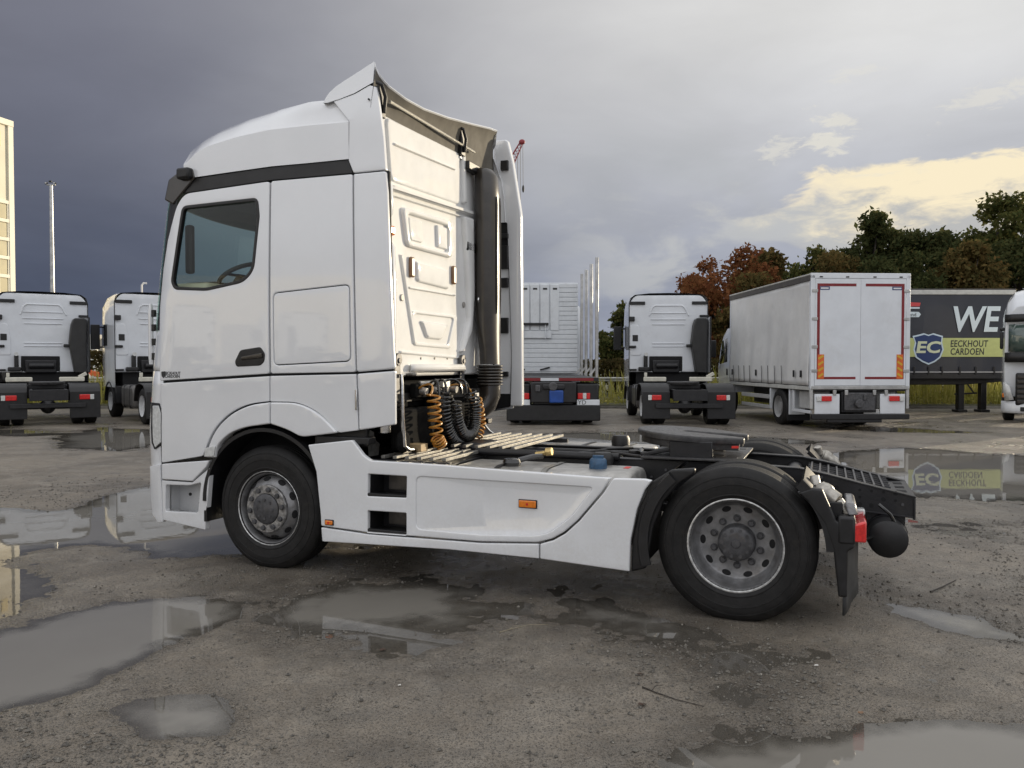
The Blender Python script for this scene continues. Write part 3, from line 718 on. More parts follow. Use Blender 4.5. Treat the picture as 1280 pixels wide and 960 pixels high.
# upper extender beside the fairing
def WU(x, z): return 1.215 - .25 * max(0, z - 3.54)
MU = lambda x, z, d: (x, -(WU(x, z) + d), z)
def SU(px, py, o=0.):
    x, z = side(px, py, -1.21)
    for _ in range(6): x, z = side(px, py, -(WU(x, z) + o))
    return x, z
up = [SU(a, b) for a, b in ((436, 151.5), (416, 126.5), (443, 117), (462, 106), (470.5, 108.5), (475, 142), (479, 172), (481.5, 212), (441.5, 216), (435.5, 201))]
panel('roof_extender', fillet(up, [.01, .01, 0, .01, .01, 0, 0, .01, .01, .005]), MU, paint, TR, th=.03, bev=.008, mirror=True)
part('extender_screw', black, TR, lambda b: [b.cyl((.985, s * 1.19, 3.665), (.985, s * 1.20, 3.665), .008, n=8) for s in (-1, 1)], split=True)
# rear wing over the cab wall
TE = []                                                        # trailing edge: (y, z, x)
for a, b, y in ((467.5, 77, -1.125), (470, 83, -1.12), (475, 92.5, -1.10), (481, 100.5, -1.06), (487.5, 107.5, -1.0)):
    x, z = side(a, b, y); TE.append((y, z, x))
for a, b in ((507.5, 122.5), (530, 135), (560, 146), (590, 154), (613, 159.5), (622, 163)):
    y, z = rear(a, b, 1.083); TE.append((min(y, 1.12), z, 1.083))
TE.append((1.15, TE[-1][1] - .03, 1.07)); TE.append((1.165, TE[-1][1] - .10, 1.05))
TE.sort(); TEf = []
for a, b_ in zip(TE, TE[1:]): TEf += [tuple(p_ + (q_ - p_) * k / 3 for p_, q_ in zip(a, b_)) for k in range(3)]
TEf.append(TE[-1]); rows = []; lin_ = []
wtop = [SU(a, b, .004) for a, b in ((404, 128.5), (408, 121), (412, 115.5), (420, 108), (432, 100), (450, 88.5), (467.5, 77))]; XT, ZT = wtop[-1]
wbot = [SU(a, b, .004) for a, b in ((466.5, 103), (462, 105.5), (443, 116.5), (424, 124), (408, 128.8))]
for y, z, XE in TEf:
    prof = []; q_ = min(1., abs(y) / 1.13); ex = XE - XT
    for x, zz_ in wtop:
        t = (x - wtop[0][0]) / (XT - wtop[0][0]); prof.append((x - .16 * (1 - q_ ** 2) * (1 - t) + ex * t, y, zz_ + (z - ZT) * t ** 1.4))
    prof += [(XE + .005, y, z - .008), (XE - .005, y, z - .02), (max(1.002, XE - .033), y, z - .055), (max(1.001, XE - .063), y, max(3.60, z - .14)), (1.0, y, 3.60)]
    prof = [(x, max(-WU(x, z_) - .004, min(WU(x, z_) + .004, y_ * (1 + (max(1., (WU(x, z_) + .004) / 1.125) - 1) * q_ ** 6))), z_) for x, y_, z_ in prof]
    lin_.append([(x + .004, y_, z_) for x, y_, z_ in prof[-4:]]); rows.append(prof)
b = MB(); b.grid(rows)
for sy in (-1, 1):
    zo = 0 if sy < 0 else TE[-1][1] - TE[0][1]; cap = [(x, sy * (WU(x, zz_ + zo * max(0, (x - .6) / .48)) + .005), zz_ + zo * max(0, (x - .6) / .48)) for x, zz_ in wtop + [(XT + .006, ZT - .01)] + wbot]; b.raw(cap, [tuple(range(len(cap)))])
wing = b.build('roof_spoiler', paint, TR, smooth=40)
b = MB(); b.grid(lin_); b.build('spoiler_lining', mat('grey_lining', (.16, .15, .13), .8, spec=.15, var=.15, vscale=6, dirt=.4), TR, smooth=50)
part('highlight_strip', mat('highlight_satin', (.5, .48, .42), .3, metal=.4), TR, lambda b: b.tube([(1.052, -1.0 + k * .2, 3.70 + .0 * k) for k in range(9)], .012, 8))  # pale satin tube in place of the highlight running along the underside
for y, z in ((-1.10, 3.68), (.36, 3.74)):
    part('spoiler_bracket', black, TR, lambda b: [b.box(1.0, 1.05, y - .045, y + .045, z - .13, z + .10), b.tube([(1.03, y - .06, z + .12), (1.07, y - .05, z + .10), (1.075, y, z + .02), (1.06, y, z - .10)], .016, 8)], .006)
    part('bracket_foot', chrome, TR, lambda b: b.box(1.0, 1.03, y - .03, y + .03, z - .16, z - .135), .004)

# rear wall of the cab with its pressed panels
XW = 1.0
MW = lambda y, z, d: (XW + d, y, z)
def RP(pts, x=XW): return [rear(a, b, x) for a, b in pts]
panel('cab_rear_wall', fillet([(-1.19, 1.56), (1.19, 1.56), (1.19, 3.62), (-1.19, 3.62)], .06), MW, wallpaint, TR, th=.04, bev=.02, grid=.2)
def wpanel(name, px, r, d, bev, m=wallpaint, holes=(), **k):
    return panel(name, fillet(RP(px), r), MW, m, TR, holes=[fillet(RP(h), hr) for h, hr in holes], off=d, th=d + .004, bev=bev, grid=k.get('grid', .12))
wpanel('pressed_panel', [(481, 146), (573, 192), (573, 256), (487, 226)], .06, .018, .016)
wpanel('pressed_rib', [(489, 178), (566, 210.5), (566, 213.5), (489, 182)], .01, .034, .015)
wpanel('pressed_rib', [(484, 230), (588, 264), (588, 270), (485, 237)], .015, .045, .035)
wpanel('pressed_rib', [(486, 241), (575, 269), (575, 272), (486, 244.5)], .01, .02, .015)
wpanel('pressed_frame', [(500, 258), (562, 277), (562.5, 323), (506, 308)], .06, .030, .018, holes=[([(506.5, 267), (557.5, 282.5), (558, 316), (510, 303)], .05)])
wpanel('pressed_panel', [(509, 271), (526, 276), (527, 304), (511.5, 300)], .03, .016, .012)
wpanel('pressed_panel', [(544, 281), (556.5, 285), (557, 312.5), (545, 309)], .02, .022, .014)
wpanel('pressed_panel', [(518, 326), (559, 338), (559, 362), (520, 352)], .03, .022, .018)
wpanel('pressed_rib', [(510, 358), (568, 368), (568, 370.5), (511, 361)], .01, .016, .012)
wpanel('pressed_frame', [(513, 388), (571, 395), (563, 436), (516, 432)], .05, .014, .01, holes=[([(517, 392), (566, 398), (559, 431), (519, 428)], .04)])
wpanel('pressed_panel', [(524, 400.5), (558, 405.5), (550, 425), (532, 423)], .03, .024, .02)
wpanel('pressed_rib', [(499, 318), (502, 318), (519, 430), (516, 430)], .008, .018, .012)
wpanel('pressed_rib', [(574, 192), (578, 194), (580, 255), (576, 254)], .02, .04, .016)
wpanel('pressed_rib', [(576, 270), (588, 273), (589, 370), (586, 415), (576, 440), (573, 440), (582, 400), (581, 360)], .03, .05, .03)
wpanel('pressed_rib', [(499, 438), (576, 446), (576, 449), (499, 442)], .01, .016, .012)
for px, py in ((502, 372), (579, 381)):
    y, z = rear(px, py, XW); part('wall_plug', mat('grey_plug', (.3, .29, .27), .5, var=.1), TR, lambda b: b.cyl((XW, y, z), (XW + .012, y, z), .028, n=16), .003)
for px, py in ((513, 334), (565.5, 344)):
    y, z = rear(px, py, XW); part('wall_handle', brownpl, TR, lambda b: b.box(XW, XW + .03, y - .035, y + .035, z - .085, z + .085), .02)
for px in (526, 543, 559):
    y, z = rear(px, 448, XW); part('wall_screw', black, TR, lambda b: b.cyl((XW, y, z), (XW + .006, y, z), .010, n=8))
# corner posts of the wall, next to the near extender
part('corner_post', paint, TR, lambda b: b.tube([(XW + .015, -.965, z) for z in (1.66, 1.72, 2.0, 2.3, 2.58, 2.62)], [.03, .055, .062, .062, .055, .03], 20), smooth=60)
part('corner_post', paint, TR, lambda b: b.tube([(XW + .015, -.99, z) for z in (2.80, 2.84, 2.95, 3.06, 3.10)], [.03, .05, .055, .05, .03], 20), smooth=60)
part('corner_marker_lamp', amber, TR, lambda b: b.box(XW, XW + .06, -1.02, -.92, 2.67, 2.75), .02)
part('wall_ledge', wallpaint, TR, lambda b: b.tube([(XW + .02, -.62, 1.63), (XW + .04, -.6, 1.63), (XW + .04, .35, 1.63), (XW + .02, .4, 1.60)], .032, 10))
for y, x_ in ((-.86, 0), (.36, 0)):
    part('wall_bracket', hubm, TR, lambda b: [b.beam((XW + .03, y, 1.42), (XW + .03, y, 1.70), .09, .012, (1, 0, 0)), b.cyl((XW + .02, y, 1.70), (XW + .05, y, 1.70), .05, n=14), b.cyl((XW + .05, y, 1.69), (XW + .06, y, 1.69), .022, n=12)], .003)
# far side extender inner lining and its hinges
panel('far_extender_lining', fillet([(1.0, 1.23), (1.315, 1.23), (1.30, 3.2), (1.21, 3.74), (1.15, 3.97), (1.0, 3.97)], .03), lambda x, z, d: (x, 1.20 - d, z), paint, TR, th=.06, bev=.012)
for z, h in ((3.70, .10), (2.98, .05), (2.76, .24), (2.50, .10), (2.06, .16), (1.56, .05)):
    part('extender_hinge', black, TR, lambda b: b.box(1.09, 1.17, 1.165, 1.20, z - h / 2, z + h / 2), .006)
# air intake stack with bellows
def stack(b):
    rows = []
    for z, x, y, rx, ry in ((3.56, 1.10, .70, .05, .06), (3.54, 1.11, .71, .09, .11), (3.48, 1.125, .725, .112, .14), (3.3, 1.13, .74, .118, .15), (2.6, 1.13, .75, .12, .155), (2.1, 1.13, .75, .12, .155), (1.98, 1.135, .75, .112, .15), (1.8, 1.15, .745, .10, .13), (1.66, 1.155, .74, .10, .125)):
        rows.append([(x + rx * cos(t) * (1 if abs(cos(t)) < .7 else .97), y + ry * sin(t), z) for t in [2 * pi * k / 28 for k in range(28)]])
    b.grid(rows, True); b.f.append(tuple(range(28)))
part('intake_stack', satin, TR, stack, smooth=50)
part('intake_rib', satin, TR, lambda b: [b.tube([(1.245, y, z) for z in (2.15, 2.3, 3.2, 3.28)], [.004, .011, .011, .004], 8) for y in (.70, .78)], split=True)
def bellows(b):
    prof = []
    for k in range(7): prof += [(.124, 1.655 - k * .030), (.129, 1.648 - k * .030), (.129, 1.640 - k * .030), (.106, 1.633 - k * .030)]
    b.lathe(prof, (1.155, .74, 0), 'z', 28)
part('intake_bellows', satin, TR, bellows, smooth=30)
def elbow(b):
    b.tube([(1.155, .74, 1.47), (1.155, .735, 1.36), (1.13, .71, 1.27), (1.08, .66, 1.21), (1.0, .6, 1.18)], [.105, .105, .10, .09, .08], 20)
part('intake_elbow', satin, TR, elbow, smooth=50)
part('intake_badge', chrome, TR, lambda b: b.lathe([(.018, .0), (.024, .008), (.03, .0)], (1.10, .60, 2.28), 'x', 14))
part('intake_mount', black, TR, lambda b: b.box(1.0, 1.05, .45, .66, 2.74, 2.83).box(1.0, 1.08, .42, .70, 3.50, 3.58), .01, split=True)

# cab inside: floor, dashboard, steering wheel, seats, headlining
part('cab_floor', darkint, TR, lambda b: b.box(-1.2, .98, -1.1, 1.1, 1.35, 1.42))
part('headlining', darkint, TR, lambda b: b.box(-.95, .98, -1.15, 1.15, 3.10, 3.16))
part('sleeper_curtain', darkint, TR, lambda b: b.box(.12, .16, -1.12, 1.12, 1.42, 3.10))
part('dashboard', beige, TR, lambda b: b.box(-1.12, -.66, -1.10, 1.08, 1.9, 2.36).box(-.95, -.45, -.35, .25, 1.8, 2.20), .05)
part('dashboard_top', darkint, TR, lambda b: b.box(-1.2, -.85, -.80, 1.06, 2.36, 2.40), .02)
part('steering_wheel', darkint, TR, lambda b: b.tube([Vector((-.60, -.72, 2.44)) + Matrix.Rotation(radians(-28), 3, 'Y') @ Vector((.21 * cos(t), .23 * sin(t), 0)) for t in [2 * pi * k / 28 for k in range(28)]], .019, 8, True).beam((-.80, -.72, 2.2), (-.60, -.72, 2.44), .10, .06).beam((-.60, -.93, 2.44), (-.60, -.51, 2.44), .03, .02))
for y in (-.62, .62):
    part('seat', darkint, TR, lambda b: b.box(-.25, .1, y - .27, y + .27, 1.75, 1.95), .05)
part('pillar_display', darkint, TR, lambda b: b.box(-.93, -.86, -1.08, -1.02, 2.44, 2.86), .02)
part('door_lining', beige, TR, lambda b: b.box(-.9, .02, 1.10, 1.17, 1.5, 2.22), .02)

# ---- chassis
for s in (-1, 1):
    def rail(b, s=s):
        pts = [(-1.0, .70), (3.9, .70), (4.15, .66), (4.80, .615), (4.80, .760), (4.46, .833), (4.24, .885), (4.05, .92), (3.7, .93), (-1.0, .945)]
        b.prism(pts, lambda x, z, d: (x, s * .42 - s * d, z), 0, .010)
        top = [(-1.0, .945), (3.7, .93), (4.05, .92), (4.24, .885), (4.46, .833), (4.80, .760)]
        for a, c in zip(top, top[1:]): b.beam((a[0], s * .385, a[1] - .006), (c[0], s * .385, c[1] - .006), .085, .011)
        bot = [(-1.0, .70), (3.9, .70), (4.15, .66), (4.80, .615)]
        for a, c in zip(bot, bot[1:]): b.beam((a[0], s * .385, a[1]), (c[0], s * .385, c[1]), .085, .011)
    part('frame_rail', chassis, TR, rail, .002)
    holes = [(4.15 + .075 * i, .70 + .05 * j - .05 * (i * .075)) for i in range(8) for j in range(3) if (i * 3 + j) % 5 != 1]
    SM = part('rail_hole', gap_m, TR, lambda b: [b.cyl((x, s * .4202, z), (x, s * .4215, z), .010 + .006 * ((i * 7) % 3 == 0), n=10) for i, (x, z) in enumerate(holes)]); SM['kind'] = 'stuff'
    part('rail_bolt', hubm, TR, lambda b: [b.cyl((x, s * .42, z), (x, s * .432, z), .011, n=6) for x, z in [(2.0 + .11 * k, .86 - .06 * (k % 2)) for k in range(12)] + [(4.72, .70), (4.2, .86)]], split=True)
part('rear_crossmember', chassis, TR, lambda b: b.box(4.66, 4.80, -.375, .375, .748, .760).box(4.785, 4.80, -.43, .43, .60, .745), .004, split=True)
part('crossmember_slot', gap_m, TR, lambda b: [b.box(4.70, 4.76, y - .045, y + .045, .7605, .763) for y in (-.2, 0, .2)], split=True)
part('crossmember', chassis, TR, lambda b: [b.cyl((x, -.41, .82), (x, .41, .82), .06, n=16) for x in (1.9, 2.6, 3.2, 4.0)] + [b.cyl((4.35, -.41, .74), (4.35, .41, .74), .05, n=16)], split=True)
# mesh walkway between the rails at the tail
for k in range(9):
    x = 4.12 + .06 * k; z = .865 - .165 * (x - 4.12)
    part('walkway_bar', hubm, TR, lambda b: b.box(x, x + .012, -.34, .34, z, z + .02))
for k in range(6):
    y = -.30 + .12 * k; part('walkway_bar', hubm, TR, lambda b: b.beam((4.10, y, .868), (4.66, y, .775), .012, .02))
# tubular air tank / bumper bar hanging behind the axle
part('rear_air_tank', black, TR, lambda b: b.lathe([(0, -.63), (.10, -.63), (.124, -.61), (.128, -.56), (.128, .56), (.124, .61), (.10, .63), (0, .63)], (4.62, 0, .49), 'y', 28), smooth=40)
part('tank_strap', chassis, TR, lambda b: [b.lathe([(.131, y - .03), (.134, y - .03), (.134, y + .03), (.131, y + .03)], (4.62, 0, .49), 'y', 28) for y in (-.42, .42)] + [b.box(4.5, 4.74, y - .03, y + .03, .55, .70) for y in (-.36, .36)], split=True)
part('tank_pipe', hose, TR, lambda b: b.tube([(4.52, -.62, .50), (4.48, -.75, .51), (4.40, -.85, .54)], .012, 8).tube([(4.66, -.58, .60), (4.63, -.61, .66), (4.56, -.6, .72)], .012, 8))
# axle, differential, springs
part('rear_axle', chassis, TR, lambda b: [b.cyl((WB, -.9, RA), (WB, .9, RA), .085, n=18), b.ball((WB - .08, 0, RA), (.26, .2, .22), 20, 12), b.cyl((2.2, 0, .72), (WB - .25, 0, RA + .05), .05, n=14)])
for s in (-1, 1):
    part('air_spring', rubber, TR, lambda b: b.lathe([(.0, .50), (.11, .50), (.13, .54), (.12, .58), (.135, .64), (.12, .70), (.1, .72), (0, .72)], (WB + .42, s * .42, 0), 'z', 20), smooth=50)
    part('air_spring', rubber, TR, lambda b: b.lathe([(.0, .45), (.11, .45), (.13, .5), (.12, .56), (.135, .62), (.12, .69), (.1, .71), (0, .71)], (WB - .42, s * .42, 0), 'z', 20), smooth=50)
    part('trailing_arm', chassis, TR, lambda b: b.beam((WB - .9, s * .42, .62), (WB + .5, s * .42, .44), .08, .07), .01)
    part('shock_absorber', chassis, TR, lambda b: b.cyl((WB + .2, s * .5, .38), (WB + .05, s * .47, .85), .035, n=14))
part('front_axle', chassis, TR, lambda b: b.beam((0, -.85, .40), (0, .85, .40), .12, .12), .02)
# engine and gearbox under and behind the cab
part('engine_block', chassis, TR, lambda b: b.box(-.9, .85, -.32, .32, .55, 1.30).box(.85, 1.5, -.22, .22, .50, .98), .04)
part('rear_cab_support', mattblack, TR, lambda b: b.box(.92, 1.02, -.75, .75, 1.18, 1.28).box(.88, 1.06, -.6, -.5, .9, 1.3).box(.88, 1.06, .5, .6, .9, 1.3).box(.80, .96, -.9, .9, 1.30, 1.52), .012)
for s in (-1, 1):
    part('cab_spring', chassis, TR, lambda b: b.tube([(.98 + .05 * cos(k * .7), s * .66 + .05 * sin(k * .7), .98 + .0052 * k) for k in range(60)], .010, 6))
    # inner wheel arch
    part('wheel_arch_liner', black, TR, lambda b: b.lathe([(.60, -.95), (.60, -1.215), (.63, -1.215), (.63, -.95)] if s < 0 else [(.60, .95), (.60, 1.215), (.63, 1.215), (.63, .95)], (0, 0, RA + .03), 'y', 30, .0, pi).box(-.63, -.60, s * .95, s * 1.2, .34, .55))
    part('wheel_arch_back', gap_m, TR, lambda b: b.box(-.64, .64, s * .80, s * .83, .35, 1.40))
part('skirt_bracket', black, TR, lambda b: [b.box(.45, .93, s * 1.12, s * 1.16, 1.02, 1.30) for s in (-1, 1)] + [b.box(.50, .98, s * 1.10, s * 1.21, 1.045, 1.10) for s in (-1, 1)], .01, split=True)
part('camouflage_plate', deckalu, TR, lambda b: b.raw([(.86, -1.02, .93), (.88, -.9, .93), (.88, -.88, 1.02), (.86, -.93, 1.06), (.87, -.95, 1.12), (.86, -1.0, 1.14), (.86, -1.03, 1.06)], [(0, 1, 2, 3, 4, 5, 6)]))
# catwalk of slats behind the cab
def slat(name, x, y0, y1, z): part(name, deckalu, TR, lambda b: b.box(x, x + .035, y0, y1, z, z + .026), .003)
part('catwalk_frame', chassis, TR, lambda b: b.box(.92, 1.62, -1.12, -1.08, .885, .925).box(.92, 1.62, -.44, -.40, .885, .925).box(.92, 1.6, .0, .03, .90, .945).box(.92, 1.9, .9, .93, .90, .94).box(.90, 1.60, -1.08, -.44, .88, .905), .004)
for k in range(6): slat('catwalk_slat', 1.02 + .105 * k, -1.10, -.42, .93)
for k in range(7): slat('catwalk_slat', 1.14 + .11 * k, -.34, .98, .952)
part('wooden_chock', mat('plain_wood', (.42, .30, .16), .6, var=.2), TR, lambda b: b.box(1.10, 1.22, -.82, -.70, .958, 1.02), .006)
# fuel tanks with straps and caps
def tank(b, y0, y1, x0, x1, zt=.905):
    sec = fillet([(y0, .38), (y1, .38), (y1, zt), (y0, zt)], .17, 8)
    rows = []
    for x, k in ((x0, .90), (x0 + .015, .97), (x0 + .05, 1), (x1 - .05, 1), (x1 - .015, .97), (x1, .90)):
        cy, cz = (y0 + y1) / 2, (.38 + zt) / 2; rows.append([(x, cy + (a - cy) * k, cz + (c - cz) * k) for a, c in sec])
    b.grid(rows, True); n = len(sec); b.f.append(tuple(range(n))); b.f.append(tuple(len(b.v) - n + i for i in range(n)))
for s, x0, x1 in ((-1, 1.62, 2.98), (1, 1.75, 2.75)):
    y0, y1 = (-1.16, -.50) if s < 0 else (.50, 1.16)
    part('fuel_tank', alu, TR, lambda b: tank(b, y0, y1, x0, x1), smooth=50)
    for x in ((1.95, 2.32) if s < 0 else (2.1, 2.5)):
        part('tank_strap', chassis if x < 2.2 else deckalu, TR, lambda b: tank(b, y0 - .005, y1 + .005, x, x + .06, .912), smooth=50)
x, y = lvl(745, 580, .95); y = -.86
part('tank_cap', blue, TR, lambda b: b.lathe([(0, .98), (.05, .98), (.062, .965), (.066, .91), (.06, .90)], (2.69, y, 0), 'z', 20).box(2.65, 2.73, y - .012, y + .012, .97, 1.0), .004)
part('tank_cap', black, TR, lambda b: b.lathe([(0, .995), (.06, .995), (.078, .975), (.082, .93), (.07, .90), (.07, .86)], (2.66, -.62, 0), 'z', 20), smooth=40)
part('tank_sticker', redpl, TR, lambda b: b.box(2.86, 2.90, -.80, -.70, .9055, .9075))
part('far_tank_cap', black, TR, lambda b: b.lathe([(0, 1.0), (.07, 1.0), (.085, .97), (.085, .91)], (2.45, .8, 0), 'z', 20), smooth=40)
part('filler_pipe', hose, TR, lambda b: b.lathe([(0, .96), (.06, .955), (.07, .93), (.06, .90)], (2.05, -.94, 0), 'z', 16).tube([(2.08, -.9, .94), (2.16, -.8, .96), (2.2, -.7, .955)], .022, 8))
part('brass_valve', mat('brass', (.6, .45, .2), .35, metal=.9, var=.2, vscale=40), TR, lambda b: b.cyl((2.22, -.66, .985), (2.27, -.66, .99), .032, n=16).cyl((2.14, -.68, .965), (2.22, -.67, .98), .018, n=12), .004)
part('air_line', chassis, TR, lambda b: b.cyl((1.55, -.47, .945), (2.75, -.47, .945), .030, n=12).cyl((1.6, .2, .90), (2.9, .2, .90), .025, n=10).tube([(2.3, -.3, .93), (2.5, -.1, .95), (2.8, -.2, .93), (2.95, -.35, .94)], .014, 8).tube([(2.2, -.35, .90), (2.55, -.05, .96), (2.7, .2, .95)], .012, 8), split=True)
part('valve_block', grease, TR, lambda b: b.box(2.5, 2.7, -.22, -.05, .84, .93).box(2.32, 2.45, .05, .2, .85, .92).cyl((2.75, .05, .85), (2.75, .05, .95), .05, n=14), .008, split=True)
# side skirts
SK0 = [(384.5, 556), (440, 550), (454, 569), (463, 575.5), (550, 581), (720, 594.5), (757, 597)]
SEAM = [(756.5, 608), (751, 616), (722, 650), (705, 665), (690, 673.5), (672, 678), (600, 677), (460, 666), (401, 657.5)]
REC = [[(460, 592.5), (508, 595.5), (507.5, 622), (459.5, 620)], [(459.5, 638.5), (507.5, 641.5), (507.5, 668), (459.5, 664.5)]]
upx = FP(SK0 + [(764, 597.6)] + SEAM + [(400.5, 645), (395, 590)])
hx = [FP(r) for r in REC]
MK = MF
RA_ = [(520, 595.5), (741, 609.5), (735, 618), (713, 646), (686, 666), (668, 669.5), (600, 668), (520, 661)]
RB_ = [(600, 609), (722, 617), (717, 623.5), (700, 644), (680, 657.5), (664, 660), (640, 659.7), (600, 658.5)]
rad = [.05, .03, .0, .06, .08, .05, .0, .05]
ra, rb = fillet(FP(RA_), rad, 6), fillet(FP(RB_), rad, 6); DD = .024
panel('side_skirt', fillet(upx, .012), MF, paint, TR, holes=[fillet(h, .008) for h in hx] + [ra], th=.035, bev=.010, grid=.12, mirror=True, dense=5.)
for s in (-1, 1):
    b = MB(); n = len(ra); b.raw([(x, s * (1.24 - .009), z) for x, z in ra] + [(x, s * (1.24 - DD), z) for x, z in rb], [(i, (i + 1) % n, n + (i + 1) % n, n + i) for i in range(n)] + [tuple(range(n, 2 * n))])
    b.build('skirt_recess', paint, TR, smooth=30)
def dish(x, z): return DD if inside(ra, x, z) else 0.
low = [(401, 659.3), (460, 668), (600, 679), (673.3, 680), (673.3, 698.5), (560, 687), (402.5, 677)]
panel('skirt_valance', fillet(FP(low), .008), MF, paint, TR, th=.03, bev=.008, mirror=True)
rr_ = [(674.8, 680), (691.5, 675.5), (706.5, 667), (723.8, 651.5), (753.5, 617), (758.5, 609.5), (766.5, 598), (806, 598.8), (815, 601), (805.5, 613), (796, 637), (788, 676), (786.5, 714.8), (674.8, 698.8)]
panel('skirt_rear_panel', fillet(FP(rr_), .01), MF, paint, TR, th=.03, bev=.010, mirror=True)
for h in hx:
    xa, xb = min(p[0] for p in h), max(p[0] for p in h); za, zb = min(p[1] for p in h), max(p[1] for p in h)
    for s in (-1, 1):
        part('step_well', black, TR, lambda b: b.box(xa - .02, xb + .02, s * .98, s * 1.0, za - .02, zb + .02).box(xa - .02, xb + .02, s * .98, s * 1.2, za - .03, za + .004).box(xa - .02, xa - .0, s * .98, s * 1.2, za, zb).box(xb, xb + .02, s * .98, s * 1.2, za, zb))
        part('step_plate', mat('step_grey', (.11, .10, .09), .35, metal=.3, var=.3, vscale=12, dirt=.4), TR, lambda b: b.box(xa + .05, xb - .02, s * 1.0, s * 1.012, za + .02, zb - .015), .02)
        part('step_edge', black, TR, lambda b: b.box(xa - .008, xb + .004, s * 1.19, s * 1.236, za - .004, za + .022), .004)
for cx_, cz_, w, h in (side(658.5, 630.5) + (.128, .050), side(412, 653) + (.068, .034)):
    for s in (-1, 1):
        dd = dish(cx_, cz_) if w > .1 else 0
        yb = s * (1.24 - dd)
        part('marker_base', black, TR, lambda b: b.box(cx_ - w / 2 - .006, cx_ + w / 2 + .006, yb, yb + s * .008, cz_ - h / 2 - .006, cz_ + h / 2 + .006), .004)
        part('side_marker', amber, TR, lambda b: b.box(cx_ - w / 2, cx_ + w / 2, yb + s * .006, yb + s * .02, cz_ - h / 2, cz_ + h / 2), .006)
        part('marker_reflector', redl, TR, lambda b: b.box(cx_ - .008, cx_ + .008, yb + s * .02, yb + s * .0215, cz_ - .008, cz_ + .008))

# fifth wheel
def fw(b):
    R_ = .42; pts = []
    for k in range(33):
        t = radians(35) + radians(290) * k / 32; pts.append((-R_ * cos(t) * -1, R_ * .98 * sin(t)))
    pts = [(R_ * cos(radians(40) + radians(280) * k / 36), R_ * 1.0 * sin(radians(40) + radians(280) * k / 36)) for k in range(37)]
    pts += [(.43, -.20), (.43, -.12), (.06, -.052)] + [(.0 + .06 * cos(t), .06 * sin(t)) for t in [radians(-60 - 240 * k / 8) for k in range(9)]] + [(.06, .052), (.43, .12), (.43, .20)]
    pts[0:37] = [(x, y) for x, y in pts[0:37]]
    return pts
FWC = (3.22, 0., 1.125)
fp = fw(None); RT = Matrix.Rotation(radians(3.5), 3, 'Y')
def MFW(a, c, d):
    q = RT @ Vector((a, c, d)); return (FWC[0] + q.x, FWC[1] + q.y, FWC[2] + q.z)
panel('fifth_wheel_plate', fp, MFW, grease, TR, th=.045, bev=.016, grid=.15, dense=.08)
part('fifth_wheel_skirt', grease, TR, lambda b: [b.prism([(x * .92, y * .94) for x, y in fp], MFW, -.10, -.04)], .004)
part('fifth_wheel_bracket', chassis, TR, lambda b: [b.box(3.12, 3.44, s * .34, s * .40, .93, 1.08) for s in (-1, 1)] + [b.box(2.95, 3.62, s * .30, s * .46, .945, .965) for s in (-1, 1)] + [b.beam((2.9, s * .36, .96), (3.2, s * .36, 1.03), .05, .03) for s in (-1, 1)], .008)
part('mounting_plate', grease, TR, lambda b: b.box(2.92, 3.66, -.5, .5, .946, .962), .004)
part('coupling_sensor', redpl, TR, lambda b: b.obox((3.60, -.36, 1.045), (.05, .012, .016), Matrix.Rotation(.5, 3, 'Z')))
part('grease_nipple', chrome, TR, lambda b: b.cyl((3.12, .03, 1.115), (3.12, .03, 1.135), .008, n=8).cyl((2.88, -.25, .99), (2.88, -.28, .99), .018, n=12))

